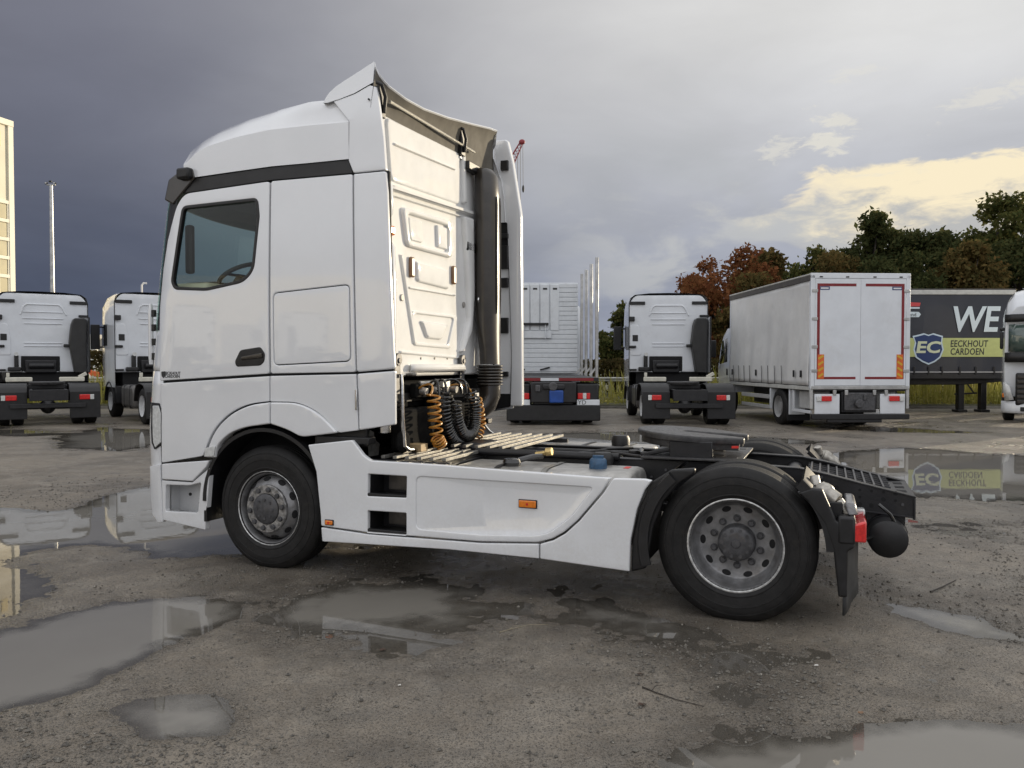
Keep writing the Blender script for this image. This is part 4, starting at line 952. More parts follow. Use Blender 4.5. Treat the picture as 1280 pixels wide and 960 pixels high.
# rear mudguards: front quarter, rear quarter and flap
def arc_guard(b, r, y0, y1, a0, a1, th=.018, lip=.03):
    for s in (-1, 1):
        prof = [(r, s * y0), (r, s * y1), (r + lip * .3, s * (y1 + .02)), (r + th + .01, s * (y1 + .018)), (r + th, s * y1), (r + th, s * y0)]
        b.lathe(prof, (WB, 0, RA), 'y', 24, a0, a1)
for s in (-1, 1):
    def one(a0, a1, r=.565, y0=.52, y1=1.225, s=s):
        b = MB(); prof = [(r, s * y0), (r, s * y1), (r - .05, s * (y1 + .006)), (r - .05, s * (y1 + .022)), (r + .012, s * (y1 + .022)), (r + .022, s * (y1 + .005)), (r + .022, s * y0), (r, s * y0)]
        b.lathe(prof, (WB, 0, RA), 'y', 24, a0, a1); return b
    one(radians(132), radians(196), .60).build('mudguard_front', black, TR, smooth=40)
    gp = [side(a, b, -1.23) for a, b in ((812, 604), (838, 588), (868, 586), (868, 592), (846, 606), (828, 628), (815, 660), (806, 712), (788, 716), (789, 676), (797, 638))]
    panel('mudguard_cheek', fillet(gp, .015), (lambda x, z, d: (x, -(1.205 + d), z)) if s < 0 else (lambda x, z, d: (x, 1.205 + d, z)), black, TR, th=.04, bev=.012)
    gr = [side(a, b, -1.22) for a, b in ((996, 616), (1014, 610), (1028, 612), (1046, 652), (1066, 653), (1068, 686), (1060, 690), (1059, 748), (1048, 747), (1042, 690), (1030, 655), (1012, 630))]
    panel('mudguard_rear', fillet(gr, .012), (lambda x, z, d: (x, -(1.215 + d), z)) if s < 0 else (lambda x, z, d: (x, 1.215 + d, z)), black, TR, th=.05, bev=.014)
    one(radians(2), radians(48), .60, .52, 1.19).build('mudguard_top', black, TR, smooth=40)
    part('mud_flap', mat('flap_rubber', (.03, .032, .034), .45, var=.3, vscale=10, dirt=.5, dcol=(.11, .10, .09)), TR, lambda b: b.grid([[(4.43 - .10 * (j / 8) + .015 * (i / 6) + .004 * sin(j * 1.3 + i), s * (.58 + .63 * j / 8), .62 - .50 * i / 6) for j in range(9)] for i in range(7)])).modifiers.new('s', 'SOLIDIFY').thickness = .012
    # tail lamp
    part('lamp_bracket', black, TR, lambda b: b.box(4.30, 4.40, s * .66, s * 1.22, .56, .73), .015)
    part('tail_lamp', redl, TR, lambda b: b.raw([(4.39, s * 1.215, .575), (4.465, s * 1.16, .565), (4.465, s * 1.16, .70), (4.39, s * 1.215, .685), (4.39, s * .80, .575), (4.465, s * .80, .565), (4.465, s * .80, .70), (4.39, s * .80, .685)], [(0, 1, 2, 3), (4, 7, 6, 5), (0, 4, 5, 1), (1, 5, 6, 2), (2, 6, 7, 3), (3, 7, 4, 0)]), .012)
    part('reverse_lamp', clearl, TR, lambda b: b.box(4.40, 4.47, s * .70, s * .79, .58, .71), .01)
    part('lamp_cover', mat('smoked_cover', (.14, .14, .145), .3, coat=.4, var=.3, vscale=30, dirt=.4), TR, lambda b: b.raw([(4.36, s * 1.2, .73), (4.42, s * 1.14, .73), (4.40, s * 1.10, .80), (4.34, s * 1.12, .80), (4.36, s * .7, .73), (4.42, s * .7, .73), (4.40, s * .7, .80), (4.34, s * .7, .80)], [(0, 1, 2, 3), (4, 7, 6, 5), (0, 4, 5, 1), (1, 5, 6, 2), (2, 6, 7, 3), (3, 7, 4, 0)]), .015)
    part('air_valve', mat('valve_cast', (.42, .40, .36), .38, metal=.6, var=.3, vscale=25, dirt=.5), TR, lambda b: [b.cyl((4.19, s * 1.02, .86), (4.30, s * 1.06, .80), .06, .05, 16), b.ball((4.22, s * 1.03, .84), (.07, .05, .07)), b.cyl((4.17, s * 1.0, .88), (4.16, s * .98, .94), .035, .03, 12), b.cyl((4.30, s * 1.06, .80), (4.36, s * 1.07, .72), .035, n=12)], smooth=50)
    part('brake_port', black, TR, lambda b: b.cyl((4.22, s * 1.12, .755), (4.23, s * 1.20, .75), .04, n=16).box(4.2, 4.33, s * .98, s * 1.12, .70, .80), .006)

# ---- wheels: tyre, rim, hub, nuts
def tyre_profile(w, R_=.507):
    h = [(.285, .030), (.292, .014), (.315, .004), (.325, .000), (.328, -.004), (.333, -.004), (.336, -.001), (.36, -.004), (.395, -.006), (.397, -.009), (.402, -.009), (.404, -.006), (.43, -.005), (.445, -.001), (.447, -.005), (.453, -.004), (.455, .002), (.462, .004), (.47, .010), (.488, .022), (.499, .036), (R_ - .001, .046)]
    g_ = []; n = 4; a, c = .05, w - .05; st = (c - a) / (n + 1)
    for k in range(n + 1):
        g_ += [(R_, a + st * k + .006), (R_, a + st * (k + 1) - .006)]
        if k < n: g_ += [(R_ - .014, a + st * (k + 1) - .005), (R_ - .014, a + st * (k + 1) + .005)]
    return h + g_ + [(r, w - y) for r, y in h[::-1]]
def tyre_mesh(w, n=96):
    b = MB(); b.lathe(tyre_profile(w), (0, 0, 0), 'y', n)
    b.v = [(x + (.012 * (1 if x > 0 else -1) * max(0, min(1, (-.46 - z) * 12)) if z < -.46 else 0), y, max(z, -RA - .002)) for x, y, z in b.v]
    me = b.mesh('tyre', 32); return me
TY_F, TY_R = tyre_mesh(.30), tyre_mesh(.285)
def front_wheel(s):
    b = MB(); b.lathe([(.285, .12), (.272, .10), (.27, .06), (.278, .035), (.288, .022), (.300, .014), (.306, .016), (.304, .028)], n=64); b.lathe([(.272, .12), (.262, .085), (.252, .06), (.235, .040), (.21, .018), (.196, .010), (.190, .006)], n=64)
    b.lathe([(.270, .12), (.262, .086)], n=64)
    wl = b.build('wheel', steel, TR, smooth=40); wl.location = (0, s * 1.17, RA); wl.rotation_euler = (0, 0, 0 if s < 0 else pi)
    link('tyre', TY_F, rubber if not TY_F.materials else None, wl)
    part('rim_edge', rimedge, wl, lambda b: b.lathe([(.297, .012), (.302, .006), (.307, .010), (.307, .018)], n=64))
    part('nut_ring', mat('nut_ring', (.30, .295, .29), .42, metal=.6, var=.5, vscale=30, dirt=.65, dcol=(.035, .03, .028), bump=.25, bscale=60), wl, lambda b: b.lathe([(.196, .012), (.196, -.012), (.190, -.020), (.128, -.020), (.122, -.012)], n=56), smooth=30)
    part('hub', hubm, wl, lambda b: [b.lathe([(.124, -.012), (.122, -.028), (.110, -.036), (.06, -.040), (.035, -.044), (0, -.044)], n=40)] + [b.cyl((.075 * cos(t), -.034, .075 * sin(t)), (.075 * cos(t), -.046, .075 * sin(t)), .012, n=6) for t in [2 * pi * k / 8 for k in range(8)]], smooth=40)
    for k in range(10):
        t = 2 * pi * k / 10 + .15; c, q = cos(t), sin(t)
        part('wheel_nut', hubm, wl, lambda b: b.cyl((.159 * c, -.018, .159 * q), (.159 * c, -.038, .159 * q), .022, .019, 12), .002)
        u_ = t + pi / 10
        o = part('hand_hole', gap_m, wl, lambda b: b.lathe([(0, 0), (.022, 0), (.024, .004)], (0, 0, 0), 'y', 12)); o.scale = (1.0, 1, 1.5)
        o.location = (.241 * cos(u_), .040, .241 * sin(u_)); o.rotation_euler = (Matrix.Rotation(-u_, 3, 'Y') @ Matrix.Rotation(radians(50), 3, 'Z')).to_euler()
    return wl
def rear_wheel(s):
    b = MB(); b.lathe([(.300, .016), (.292, .018), (.285, .026), (.281, .05), (.276, .09), (.268, .118), (.258, .132), (.250, .140), (.245, .146), (.238, .149), (.185, .150), (.10, .152), (.0, .152)], n=72)
    wl = b.build('wheel', steel, TR, smooth=40); wl.location = (WB, s * 1.17, RA); wl.rotation_euler = (0, 0, 0 if s < 0 else pi)
    link('tyre', TY_R, rubber if not TY_R.materials else None, wl)
    o = link('tyre', TY_R, None, wl); o.location = (0, .318, 0)
    part('inner_rim', steel, wl, lambda b: b.lathe([(.29, .33), (.27, .36), (.27, .55), (.29, .60)], n=48))
    part('rim_edge', rimedge, wl, lambda b: b.lathe([(.290, .018), (.300, .006), (.308, .008), (.309, .018)], n=72), smooth=50)
    part('hub', hubm, wl, lambda b: [b.lathe([(.122, .152), (.120, .10), (.116, .088), (.110, .080), (.104, .074), (.06, .068), (.03, .070), (.026, .062), (0, .062)], n=44)] + [b.cyl((.088 * cos(t), .08, .088 * sin(t)), (.088 * cos(t), .068, .088 * sin(t)), .013, n=6) for t in [2 * pi * k / 10 for k in range(10)]], smooth=40)
    for k in range(10):
        t = 2 * pi * k / 10 + .32; c, q = cos(t), sin(t)
        part('wheel_nut', hubm, wl, lambda b: b.cyl((.156 * c, .150, .156 * q), (.156 * c, .126, .156 * q), .019, .017, 6).cyl((.156 * c, .150, .156 * q), (.156 * c, .142, .156 * q), .025, .025, 14), .002)
        u_ = t + pi / 10
        o = part('hand_hole', gap_m, wl, lambda b: b.lathe([(0, 0), (.022, 0), (.024, .004)], (0, 0, 0), 'y', 14)); o.scale = (.85, 1, 1.35)
        o.location = (.222 * cos(u_), .1478, .222 * sin(u_)); o.rotation_euler = (Matrix.Rotation(-u_, 3, 'Y') @ Matrix.Rotation(radians(-3), 3, 'Z')).to_euler()
    return wl
for s in (-1, 1): front_wheel(s); rear_wheel(s)

# ---- coiled air and electric lines behind the cab
def coil(b, path, R_, turns, r, n=14, seg=7):
    path = [Vector(p) for p in path]; L = len(path) - 1; pts = []; N = int(turns * n)
    for i in range(N + 1):
        f = i / N * L; k = min(int(f), L - 1); p = path[k].lerp(path[k + 1], f - k); d = (path[k + 1] - path[k]).normalized()
        u_ = d.cross(Vector((1, 0, 0))); u_ = u_.normalized() if u_.length > 1e-3 else Vector((0, 1, 0)); w = d.cross(u_); t = 2 * pi * i / n
        pts.append(p + u_ * (R_ * cos(t)) + w * (R_ * sin(t)))
    b.tube(pts, r, seg)
def bez(a, b, c, d, n=14):
    a, b, c, d = map(Vector, (a, b, c, d)); return [a * (1 - t) ** 3 + b * 3 * t * (1 - t) ** 2 + c * 3 * t * t * (1 - t) + d * t ** 3 for t in [k / n for k in range(n + 1)]]
c1, c2, c3 = Vector((1.24, -.60, 0)), Vector((1.24, .12, 0)), Vector((1.26, -.16, 0))
part('orange_air_coil', orange, TR, lambda b: (coil(b, [(1.24, -.64, 1.42), (1.24, -.62, 1.25), (1.25, -.60, 1.06), (1.26, -.55, .99)], .052, 10, .0085), b.tube(bez((1.06, -.55, 1.46), (1.16, -.55, 1.52), (1.24, -.6, 1.50), (1.24, -.68, 1.42)), .0085, 7)))
part('orange_air_coil', orange, TR, lambda b: (coil(b, [(1.24, .20, 1.36), (1.24, .27, 1.22), (1.25, .28, 1.10), (1.25, .20, 1.0)], .052, 9, .0085), b.tube(bez((1.06, .0, 1.46), (1.16, .0, 1.50), (1.24, .1, 1.48), (1.24, .15, 1.36)), .0085, 7)))
part('black_cable_coil', hose, TR, lambda b: (coil(b, bez((1.20, -.36, 1.44), (1.22, -.5, .85), (1.24, .28, .82), (1.22, .12, 1.42), 22), .055, 46, .0095, 12, 6),))
part('black_cable_coil', hose, TR, lambda b: (coil(b, bez((1.27, -.28, 1.36), (1.30, -.34, .92), (1.32, .16, .92), (1.29, .06, 1.36), 22), .045, 40, .0085, 12, 6),))
part('cable_tail', hose, TR, lambda b: [b.tube(bez((1.05, y, 1.45), (1.15, y, 1.56), (1.22, y2, 1.56), (1.22, y2, 1.40)), .011, 7) for y, y2 in ((-.3, -.36), (-.1, .10), (-.2, -.05), (.05, .05), (-.42, -.5))], split=True)
part('coupling_rack', mattblack, TR, lambda b: b.box(1.0, 1.06, -.6, .25, 1.38, 1.50).box(1.0, 1.1, -.35, .0, 1.30, 1.40), .01)
part('coupling_head', mat('coupling_grey', (.45, .44, .42), .4, metal=.5, var=.3, vscale=30), TR, lambda b: [b.cyl((1.06, y, 1.44), (1.12, y, 1.43), .032, n=14) for y in (-.52, -.30, -.12, .06)] + [b.box(1.06, 1.13, -.24, -.10, 1.46, 1.53), b.cyl((1.05, -.52, 1.50), (1.09, -.36, 1.50), .02, n=10)], .004, split=True)
part('white_tag', white_m, TR, lambda b: b.box(1.262, 1.266, .14, .22, 1.30, 1.40))
part('grab_rail', chrome, TR, lambda b: b.tube([(1.06, -.62, 1.58), (1.12, -.9, 1.58), (1.14, -.99, 1.57), (1.15, -1.0, 1.50), (1.15, -.99, 1.25), (1.16, -.98, 1.02), (1.17, -.92, .985), (1.18, -.75, .975)], .016, 10))
part('cab_latch', chrome, TR, lambda b: b.box(1.0, 1.06, -1.1, -.95, 1.28, 1.36).box(1.0, 1.05, -1.08, -.98, 1.42, 1.52).cyl((1.02, -1.04, 1.12), (1.02, -1.04, 1.26), .05, n=14), .01, split=True)
part('battery_cover', mattblack, TR, lambda b: b.box(.98, 1.10, -.9, .45, .96, 1.30).cyl((1.1, -.95, 1.05), (1.16, -.95, 1.05), .09, n=20), .03)

# ------------------------------------------------------------------ background vehicles
bpaint = mat('white_paint_far', (.72, .75, .79), .25, coat=.9, var=.05, vscale=1.5, dirt=.22, dcol=(.42, .40, .36)); grime(bpaint)
cream = mat('cream_plate', (.66, .64, .55), .45, var=.08, dirt=.2)
def simple_wheel(parent, x, y, r=.50, w=.30, out=-1, rimc=steel, dual=False):
    """wheel at local (x, y) on an axle along x; out = -1 for the left side"""
    wl = part('wheel', rimc, parent, lambda b: b.lathe([(.30, -.012), (.285, .03), (.27, .10), (.2, .12), (.13, .12), (.12, .05), (0, .045)], n=28)); wl.location = (x, y, r); wl.rotation_euler = (0, 0, -pi / 2 if out < 0 else pi / 2)
    def ty(b, o):
        b.lathe([(.29, o + .02), (.31, o), (.42, o - .006), (.47, o + .012), (.5, o + .04), (.505, o + .06), (.505, o + w - .06), (.5, o + w - .04), (.47, o + w - .01), (.30, o + w)], n=40); b.v = [(a, c, max(d, -r)) for a, c, d in b.v]
    part('tyre', rubber, wl, lambda b: ty(b, 0))
    if dual: part('tyre', rubber, wl, lambda b: ty(b, w + .03))
    return wl
MR = lambda x, z, d: (x, -d, z)                                   # a plane facing backwards (-y)
def rp(b, x0, x1, z0, z1, y, d): b.box(x0, x1, y - d, y, z0, z1)
CY = 3.10                                                          # cab rear wall, ahead of the rear axle
def bg_tractor(label, at_, head, group):
    T = empty('tractor_unit', at_, -head, label, 'truck', group)
    wall = fillet([(-1.24, 1.42), (1.24, 1.42), (1.24, 3.60), (1.05, 3.86), (-1.05, 3.86), (-1.24, 3.60)], [.02, .02, .1, .12, .12, .1])
    panel('cab_rear_wall', wall, lambda x, z, d: (x, CY - d, z), bpaint, T, holes=[fillet([(-.58, 1.45), (.43, 1.45), (.43, 1.90), (-.58, 1.90)], .08)], th=.05, bev=.03, grid=.3)
    # cab shell: sides, roof and nose as a sleeve of cross sections along y
    rows = []
    for y, k, dz_ in ((CY - .02, 1, 0), (CY + .6, 1., .03), (CY + 1.3, 1., .0), (CY + 1.75, .99, -.14), (CY + 2.05, .95, -.32), (CY + 2.28, .90, -.62)):
        rows.append([(x * k, y, z + dz_ * max(0, (z - 2.0) / 1.86)) for x, z in [(-1.24, .95), (-1.25, 1.6), (-1.25, 2.2), (-1.245, 3.2), (-1.235, 3.62), (-1.17, 3.78), (-1.05, 3.875), (-.6, 3.92), (0, 3.93), (.6, 3.92), (1.05, 3.875), (1.17, 3.78), (1.235, 3.62), (1.245, 3.2), (1.25, 2.2), (1.25, 1.6), (1.24, .95)]])
    b = MB(); b.grid(rows); n = len(rows[0]); b.f.append(tuple(len(b.v) - n + i for i in range(n))); b.build('cab_body', bpaint, T, smooth=40)
    part('windscreen', darkglass, T, lambda b: b.raw([(-1.08, CY + 2.295, 2.1), (1.08, CY + 2.295, 2.1), (1.0, CY + 2.13, 3.2), (-1.0, CY + 2.13, 3.2)], [(0, 1, 2, 3)]))
    for s in (-1, 1):
        part('door_window', darkglass, T, lambda b: b.box(s * 1.249, s * 1.257, CY + 1.0, CY + 1.75, 2.25, 2.95), .004)
        part('wall_edge_trim', black, T, lambda b: b.tube([(s * 1.235, CY - .01, 1.5), (s * 1.245, CY - .01, 3.58), (s * 1.20, CY - .01, 3.76), (s * 1.06, CY - .01, 3.865)], .011, 8))
        part('wall_strip', black, T, lambda b: rp(b, s * .74 if s > 0 else -1.22, 1.22 if s > 0 else -.74, 3.56, 3.66, CY, .05), .01)
        part('mudguard', black, T, lambda b: b.grid([[(s * x, y, z) for y, z in ((-.66, .62), (-.64, .82), (-.56, 1.0), (-.4, 1.1), (0, 1.14), (.4, 1.08), (.58, .9), (.64, .62))] for x in (.50, .55, 1.24, 1.27)])).modifiers.new('s', 'SOLIDIFY').thickness = .02
        part('mud_flap', black, T, lambda b: b.box(s * .50, s * 1.26, -.70, -.675, .18, .92), .02)
        part('tail_lamp', redl, T, lambda b: b.box(s * .74, s * 1.0, -.735, -.70, .69, .83), .015)
        part('reverse_lamp', clearl, T, lambda b: b.box(s * 1.003, s * 1.10, -.735, -.70, .69, .83), .01)
        simple_wheel(T, s * 1.20, 0, out=s, dual=True, rimc=mat('pale_rim', (.55, .56, .57), .4, var=.1)); simple_wheel(T, s * 1.20, CY + .85, out=s, rimc=mat('pale_rim', (.55, .56, .57)))
        part('frame_rail', chassis, T, lambda b: b.box(s * .38, s * .44, -.95, CY + 1.5, .72, .98), .006)
        part('fuel_tank', mat('grey_tank', (.13, .125, .12), .45, metal=.3, var=.2, dirt=.3), T, lambda b: b.box(s * .62, s * 1.22, .95, 2.45, .38, 1.05), .10)
        part('tank_strap', chassis, T, lambda b: [b.box(s * .61, s * 1.23, y, y + .06, .37, 1.06) for y in (1.3, 2.0)], .10, split=True)
        part('side_deflector_plate', cream, T, lambda b: b.box(s * .34, s * 1.0, 1.15, 1.24, 1.16, 1.29), .02)
        part('wheel_arch', black, T, lambda b: b.lathe([(.58, s * .95), (.58, s * 1.262), (.62, s * 1.262), (.62, s * .95)], (0, 0, 0), 'x', 20, 0, pi)).location = (0, CY + .85, .5)
        part('cab_step', chassis, T, lambda b: b.box(s * .95, s * 1.22, CY + .1, CY + .28, .45, 1.0), .03)
        part('mirror', black, T, lambda b: b.box(s * 1.32, s * 1.58, CY + 1.72, CY + 1.86, 2.15, 2.95).box(s * 1.22, s * 1.36, CY + 1.78, CY + 1.82, 2.85, 2.9).box(s * 1.22, s * 1.36, CY + 1.78, CY + 1.82, 2.2, 2.25), .03)
    part('plate_stub', cream, T, lambda b: b.box(-.98, -.90, 1.15, 1.24, 1.29, 1.42), .01); part('plate_stub', cream, T, lambda b: b.beam((.85, 1.2, 1.28), (1.05, 1.2, 1.40), .08, .10), .01)
    for z in (3.28, 3.08, 2.92, 2.32, 2.22): part('wall_rib', bpaint, T, lambda b: rp(b, -.55 + .04 * (z < 3), .55 - .04 * (z < 3), z, z + .025, CY, .025), .01)
    wf = fillet([(-.62, 3.20), (-.55, 3.46), (-.45, 3.55), (.45, 3.55), (.55, 3.46), (.66, 3.20), (.62, 3.20), (.50, 3.44), (.42, 3.51), (-.42, 3.51), (-.50, 3.44), (-.58, 3.20)], .02)
    panel('wall_frame', wf, lambda x, z, d: (x, CY - d, z), bpaint, T, off=.025, th=.03, bev=.012, grid=0)
    panel('side_locker', fillet([(-1.20, 1.95), (-.86, 1.95), (-.86, 2.5), (-.95, 2.92), (-1.20, 2.92)], .05), lambda x, z, d: (x, CY - d, z), bpaint, T, off=.018, th=.02, bev=.012, grid=0)
    part('vent', black, T, lambda b: rp(b, -1.13, -.96, 2.40, 2.60, CY, .035), .01)
    part('hinge', black, T, lambda b: rp(b, -1.26, -1.07, 3.03, 3.18, CY, .10), .02); part('hinge', black, T, lambda b: rp(b, -1.26, -1.02, 2.18, 2.26, CY, .08), .02); part('hinge', black, T, lambda b: rp(b, -1.24, -1.0, 1.46, 1.52, CY, .06), .01)
    part('hinge', black, T, lambda b: rp(b, .98, 1.26, 3.16, 3.23, CY, .08), .01)
    part('intake_stack', mat('dark_stack', (.022, .022, .022), .45, var=.2), T, lambda b: b.grid([[(x, y, z) for x, y in ((a, CY - .02), (a + .02, CY - .30), (c_ - .02, CY - .30), (c_, CY - .02))] for z, a, c_ in ((3.12, .86, 1.15), (3.08, .80, 1.21), (2.9, .74, 1.22), (2.35, .68, 1.20), (2.2, .70, 1.20), (1.42, .82, 1.20))], True).raw([(.86, CY - .02, 3.12), (.88, CY - .3, 3.12), (1.13, CY - .3, 3.12), (1.15, CY - .02, 3.12)], [(0, 1, 2, 3)]), .03)
    part('stack_bracket', black, T, lambda b: b.box(.55, .74, CY - .18, CY - .05, 2.2, 2.30), .02)
    part('side_extender', bpaint, T, lambda b: b.box(1.225, 1.262, CY - .42, CY, 1.40, 3.15), .02); part('extender_trim', black, T, lambda b: b.box(1.22, 1.267, CY - .46, CY - .425, 1.40, 3.15), .006)
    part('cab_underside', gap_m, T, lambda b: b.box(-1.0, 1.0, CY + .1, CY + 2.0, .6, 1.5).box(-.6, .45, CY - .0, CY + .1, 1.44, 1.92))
    part('engine_tunnel', chassis, T, lambda b: b.box(-.50, .36, CY - .05, CY + .05, 1.40, 1.80).cyl((-.4, CY - .1, 1.62), (.3, CY - .1, 1.62), .09, n=14), .03)
    part('hose_bracket', black, T, lambda b: b.box(-.78, -.66, CY - .15, CY, 1.55, 1.95).box(-.95, -.6, CY - .2, CY, 1.45, 1.58), .03)
    part('lamp', clearl, T, lambda b: b.cyl((-.72, CY - .16, 1.98), (-.72, CY - .22, 1.98), .06, n=14))
    part('fifth_wheel_plate', grease, T, lambda b: b.lathe([(0, 1.10), (.44, 1.10), (.45, 1.16), (.43, 1.18), (0, 1.18)], (0, .25, 0), 'z', 28))
    part('fifth_wheel_bracket', chassis, T, lambda b: b.box(-.45, .45, .05, .45, .98, 1.10), .01)
    part('rear_crossmember', chassis, T, lambda b: b.box(-.46, .46, -.98, -.93, .68, .98).box(-.9, .9, -.80, -.74, .48, .60), .01)
    part('rear_axle', chassis, T, lambda b: b.cyl((-1., 0, .5), (1., 0, .5), .09, n=14).ball((0, 0, .5), (.2, .26, .22)))
    part('catwalk', chassis, T, lambda b: b.box(-.8, .8, 1.6, CY - .1, 1.0, 1.04), .005)
    return T
G_TR = 'white tractor units parked across the yard'
def place(px, ppm): Y_ = F / ppm; return ((px - 640) / ppm, Y_, 0)
TC = bg_tractor('white tractor unit seen from behind between the stake truck and the curtain truck', (4.83, 22.4, 0), radians(2.6), G_TR)
def clone(T, at_, head, label, group):
    c = copy_tree(T); c.location = at_; c.rotation_euler = (0, 0, -head); c['label'] = label; c['group'] = group; return c
TA = clone(TC, (-13.0, 22.4, 0), radians(-32), 'white tractor unit seen from behind in front of the tall yellow building', G_TR)
for ch in list(TA.children):
    if ch.name.startswith('mirror') and ch.data.vertices[0].co.x > 0: bpy.data.objects.remove(ch)
TBT = clone(TC, (-9.35, 23.0, 0), radians(-38), 'white tractor unit with black mirror showing behind the nose of the main tractor', G_TR)

# parked out of the picture, west of the camera; they show mirrored in the white paint
for x, y, h, lab in ((-21, 1.5, -85, 'white tractor unit at the north end of the row along the west side'), (-22, -4, -82, 'white tractor unit between two others in the row along the west side'), (-24.5, -10.5, -86, 'white tractor unit at the south end of the row along the west side')):
    clone(TC, (x, y, 0), radians(h), lab, 'white tractor units along the west side')

# ---- truck with stakes and a slatted headboard (rear view)
SX, SY = 1.13, 22.0
T = empty('stake_truck', (SX, SY, 0), 0, 'white timber truck with slatted headboard and tall steel stakes', 'truck')
zb = 1.36
part('headboard', mat('slat_white', (.66, .69, .72), .4, var=.04, dirt=.15), T, lambda b: b.box(-1.24, 1.10, 5.10, 5.17, zb, 4.42), .02)
for k in range(19):
    z = zb + .06 + k * .157; part('headboard_slat', mat('slat_white', (.66, .69, .72)), T, lambda b: b.box(.36 if z > 2.75 else -1.23, 1.09, 5.075, 5.102, z, z + .135), .012)
for k in range(5):
    x = -1.18 + k * .335; part('headboard_panel', mat('slat_white', (.66, .69, .72)), T, lambda b: b.box(x, x + .30, 5.05, 5.10, 2.80, 4.36), .02)
    part('panel_vent', black, T, lambda b: b.box(x + .09, x + .23, 5.042, 5.049, 4.18, 4.24))
part('headboard_grip', black, T, lambda b: b.box(-.85, .10, 4.95, 5.05, 2.98, 3.06), .01)
part('headboard_shelf', mat('slat_white', (.66, .69, .72)), T, lambda b: b.box(-.95, .2, 5.01, 5.05, 2.55, 2.78).box(-.75, -.72, 4.95, 5.05, 2.5, 3.0).box(-.02, .01, 4.95, 5.05, 2.5, 3.0), .01)
for k, x in enumerate((-.86, -.02)): part('hook', black, T, lambda b: b.obox((x, 5.02, zb + .16), (.34, .05, .05), Matrix.Rotation(-.25 if k else .2, 3, 'Y')), .01)
galv = mat('galvanised_stake', (.46, .46, .45), .38, metal=.7, var=.2, vscale=4, dirt=.2)
for s in (-1, 1):
    for y, h in ((4.75, 4.68), (3.2, 4.64), (1.6, 4.62), (.02, 4.60)):
        part('stake', galv, T, lambda b: b.beam((s * 1.20, y, zb - .1), (s * 1.20, y, h), .09, .09), .02)
        part('stake_foot', galv, T, lambda b: b.beam((s * 1.0, y, zb), (s * 1.19, y, zb + .22), .06, .05))
part('load_bed', chassis, T, lambda b: b.box(-1.24, 1.24, -.1, 5.3, zb - .16, zb - .06), .01)
part('reflector_stripe', mat('red_tape', (.20, .012, .016), .45, var=.1), T, lambda b: b.box(-1.24, -.35, -.115, -.101, zb - .15, zb - .07).box(.15, 1.1, -.115, -.101, zb - .15, zb - .07), split=True)
part('bed_edge', mat('slat_white', (.66, .69, .72)), T, lambda b: b.box(-.35, .15, -.112, -.101, zb - .15, zb - .07))
part('frame', chassis, T, lambda b: b.box(-.55, .55, -.15, 5.2, .55, zb - .17), .03)
part('coupling_beam', chassis, T, lambda b: b.box(-.62, .62, -.30, -.16, .62, 1.18).box(-.3, .3, -.38, -.3, .98, 1.12), .03)
part('coupling_jaw', hubm, T, lambda b: b.cyl((-.02, -.42, 1.06), (-.02, -.3, 1.06), .12, n=16).box(-.5, -.36, -.36, -.3, .92, 1.1), .02, split=True)
part('blue_coupling_cover', mat('blue_plastic', (.01, .06, .28), .4, var=.15), T, lambda b: b.box(-.12, .26, -.42, -.31, .62, .96), .03)
part('chassis_box', black, T, lambda b: b.box(.62, 1.25, -.12, 1.8, .55, 1.14).box(-1.25, -.62, -.12, 1.8, .55, 1.14), .05, split=True)
part('rear_skirt', black, T, lambda b: b.box(-1.28, 1.28, -.22, .4, .12, .56), .03)
for s in (-1, 1):
    part('lamp_plate', bpaint, T, lambda b: b.box(s * .64, s * 1.26, -.20, -.121, .54, .70), .01)
    part('tail_lamp', redl, T, lambda b: b.box(s * .66, s * .80, -.20, -.125, .72, .88).box(s * .90, s * 1.0, -.20, -.125, .72, .88), .01, split=True)
    part('reverse_lamp', clearl, T, lambda b: b.box(s * .802, s * .898, -.20, -.125, .72, .88), .01)
    simple_wheel(T, s * 1.2, 1.0, out=s, dual=True)
o = link('plate_lettering', text_mesh('YD', .17, .001), printm, T); o.rotation_euler = (pi / 2, 0, 0); o.location = (.78, -.202, .62)
part('cab', bpaint, T, lambda b: b.box(-1.22, 1.22, 5.4, 7.4, .9, 3.7), .15)
for s in (-1, 1): simple_wheel(T, s * 1.2, 6.4, out=s)

# ---- curtain-sided box truck
BX, BY = 8.72, 20.1; HA = radians(-2.9)
T = empty('curtain_truck', (BX, BY, 0), -HA, 'white curtain-sided truck with red reflective outline on its closed rear doors', 'truck')
z0, z1, Lb = 1.11, 3.92, 6.25
curt = mat('white_curtain', (.70, .70, .69), .42, coat=.15, var=.05, vscale=2., dirt=.15, bump=.08, bscale=8)
def curtain(b, s):
    rows = []
    for i in range(60):
        y = .06 + (Lb - .12) * i / 59; row = []
        for j in range(22):
            z = z0 + .02 + (z1 - z0 - .18) * j / 21; f = j / 21
            wr = .020 * sin(y * 5.2 + 2.2 * f) * (1 - f) ** .7 + .012 * sin(y * 9.1 + 5 * f + 1) * (1 - f) + .014 * sin(y * 2.1 - 3.5 * f) * sin(pi * f) + .010 * sin(6.5 * f + y * 3.3) * exp(-((y - 1.2) / 1.3) ** 2)
            row.append((s * (1.262 + wr), y, z))
        rows.append(row)
    b.grid(rows)
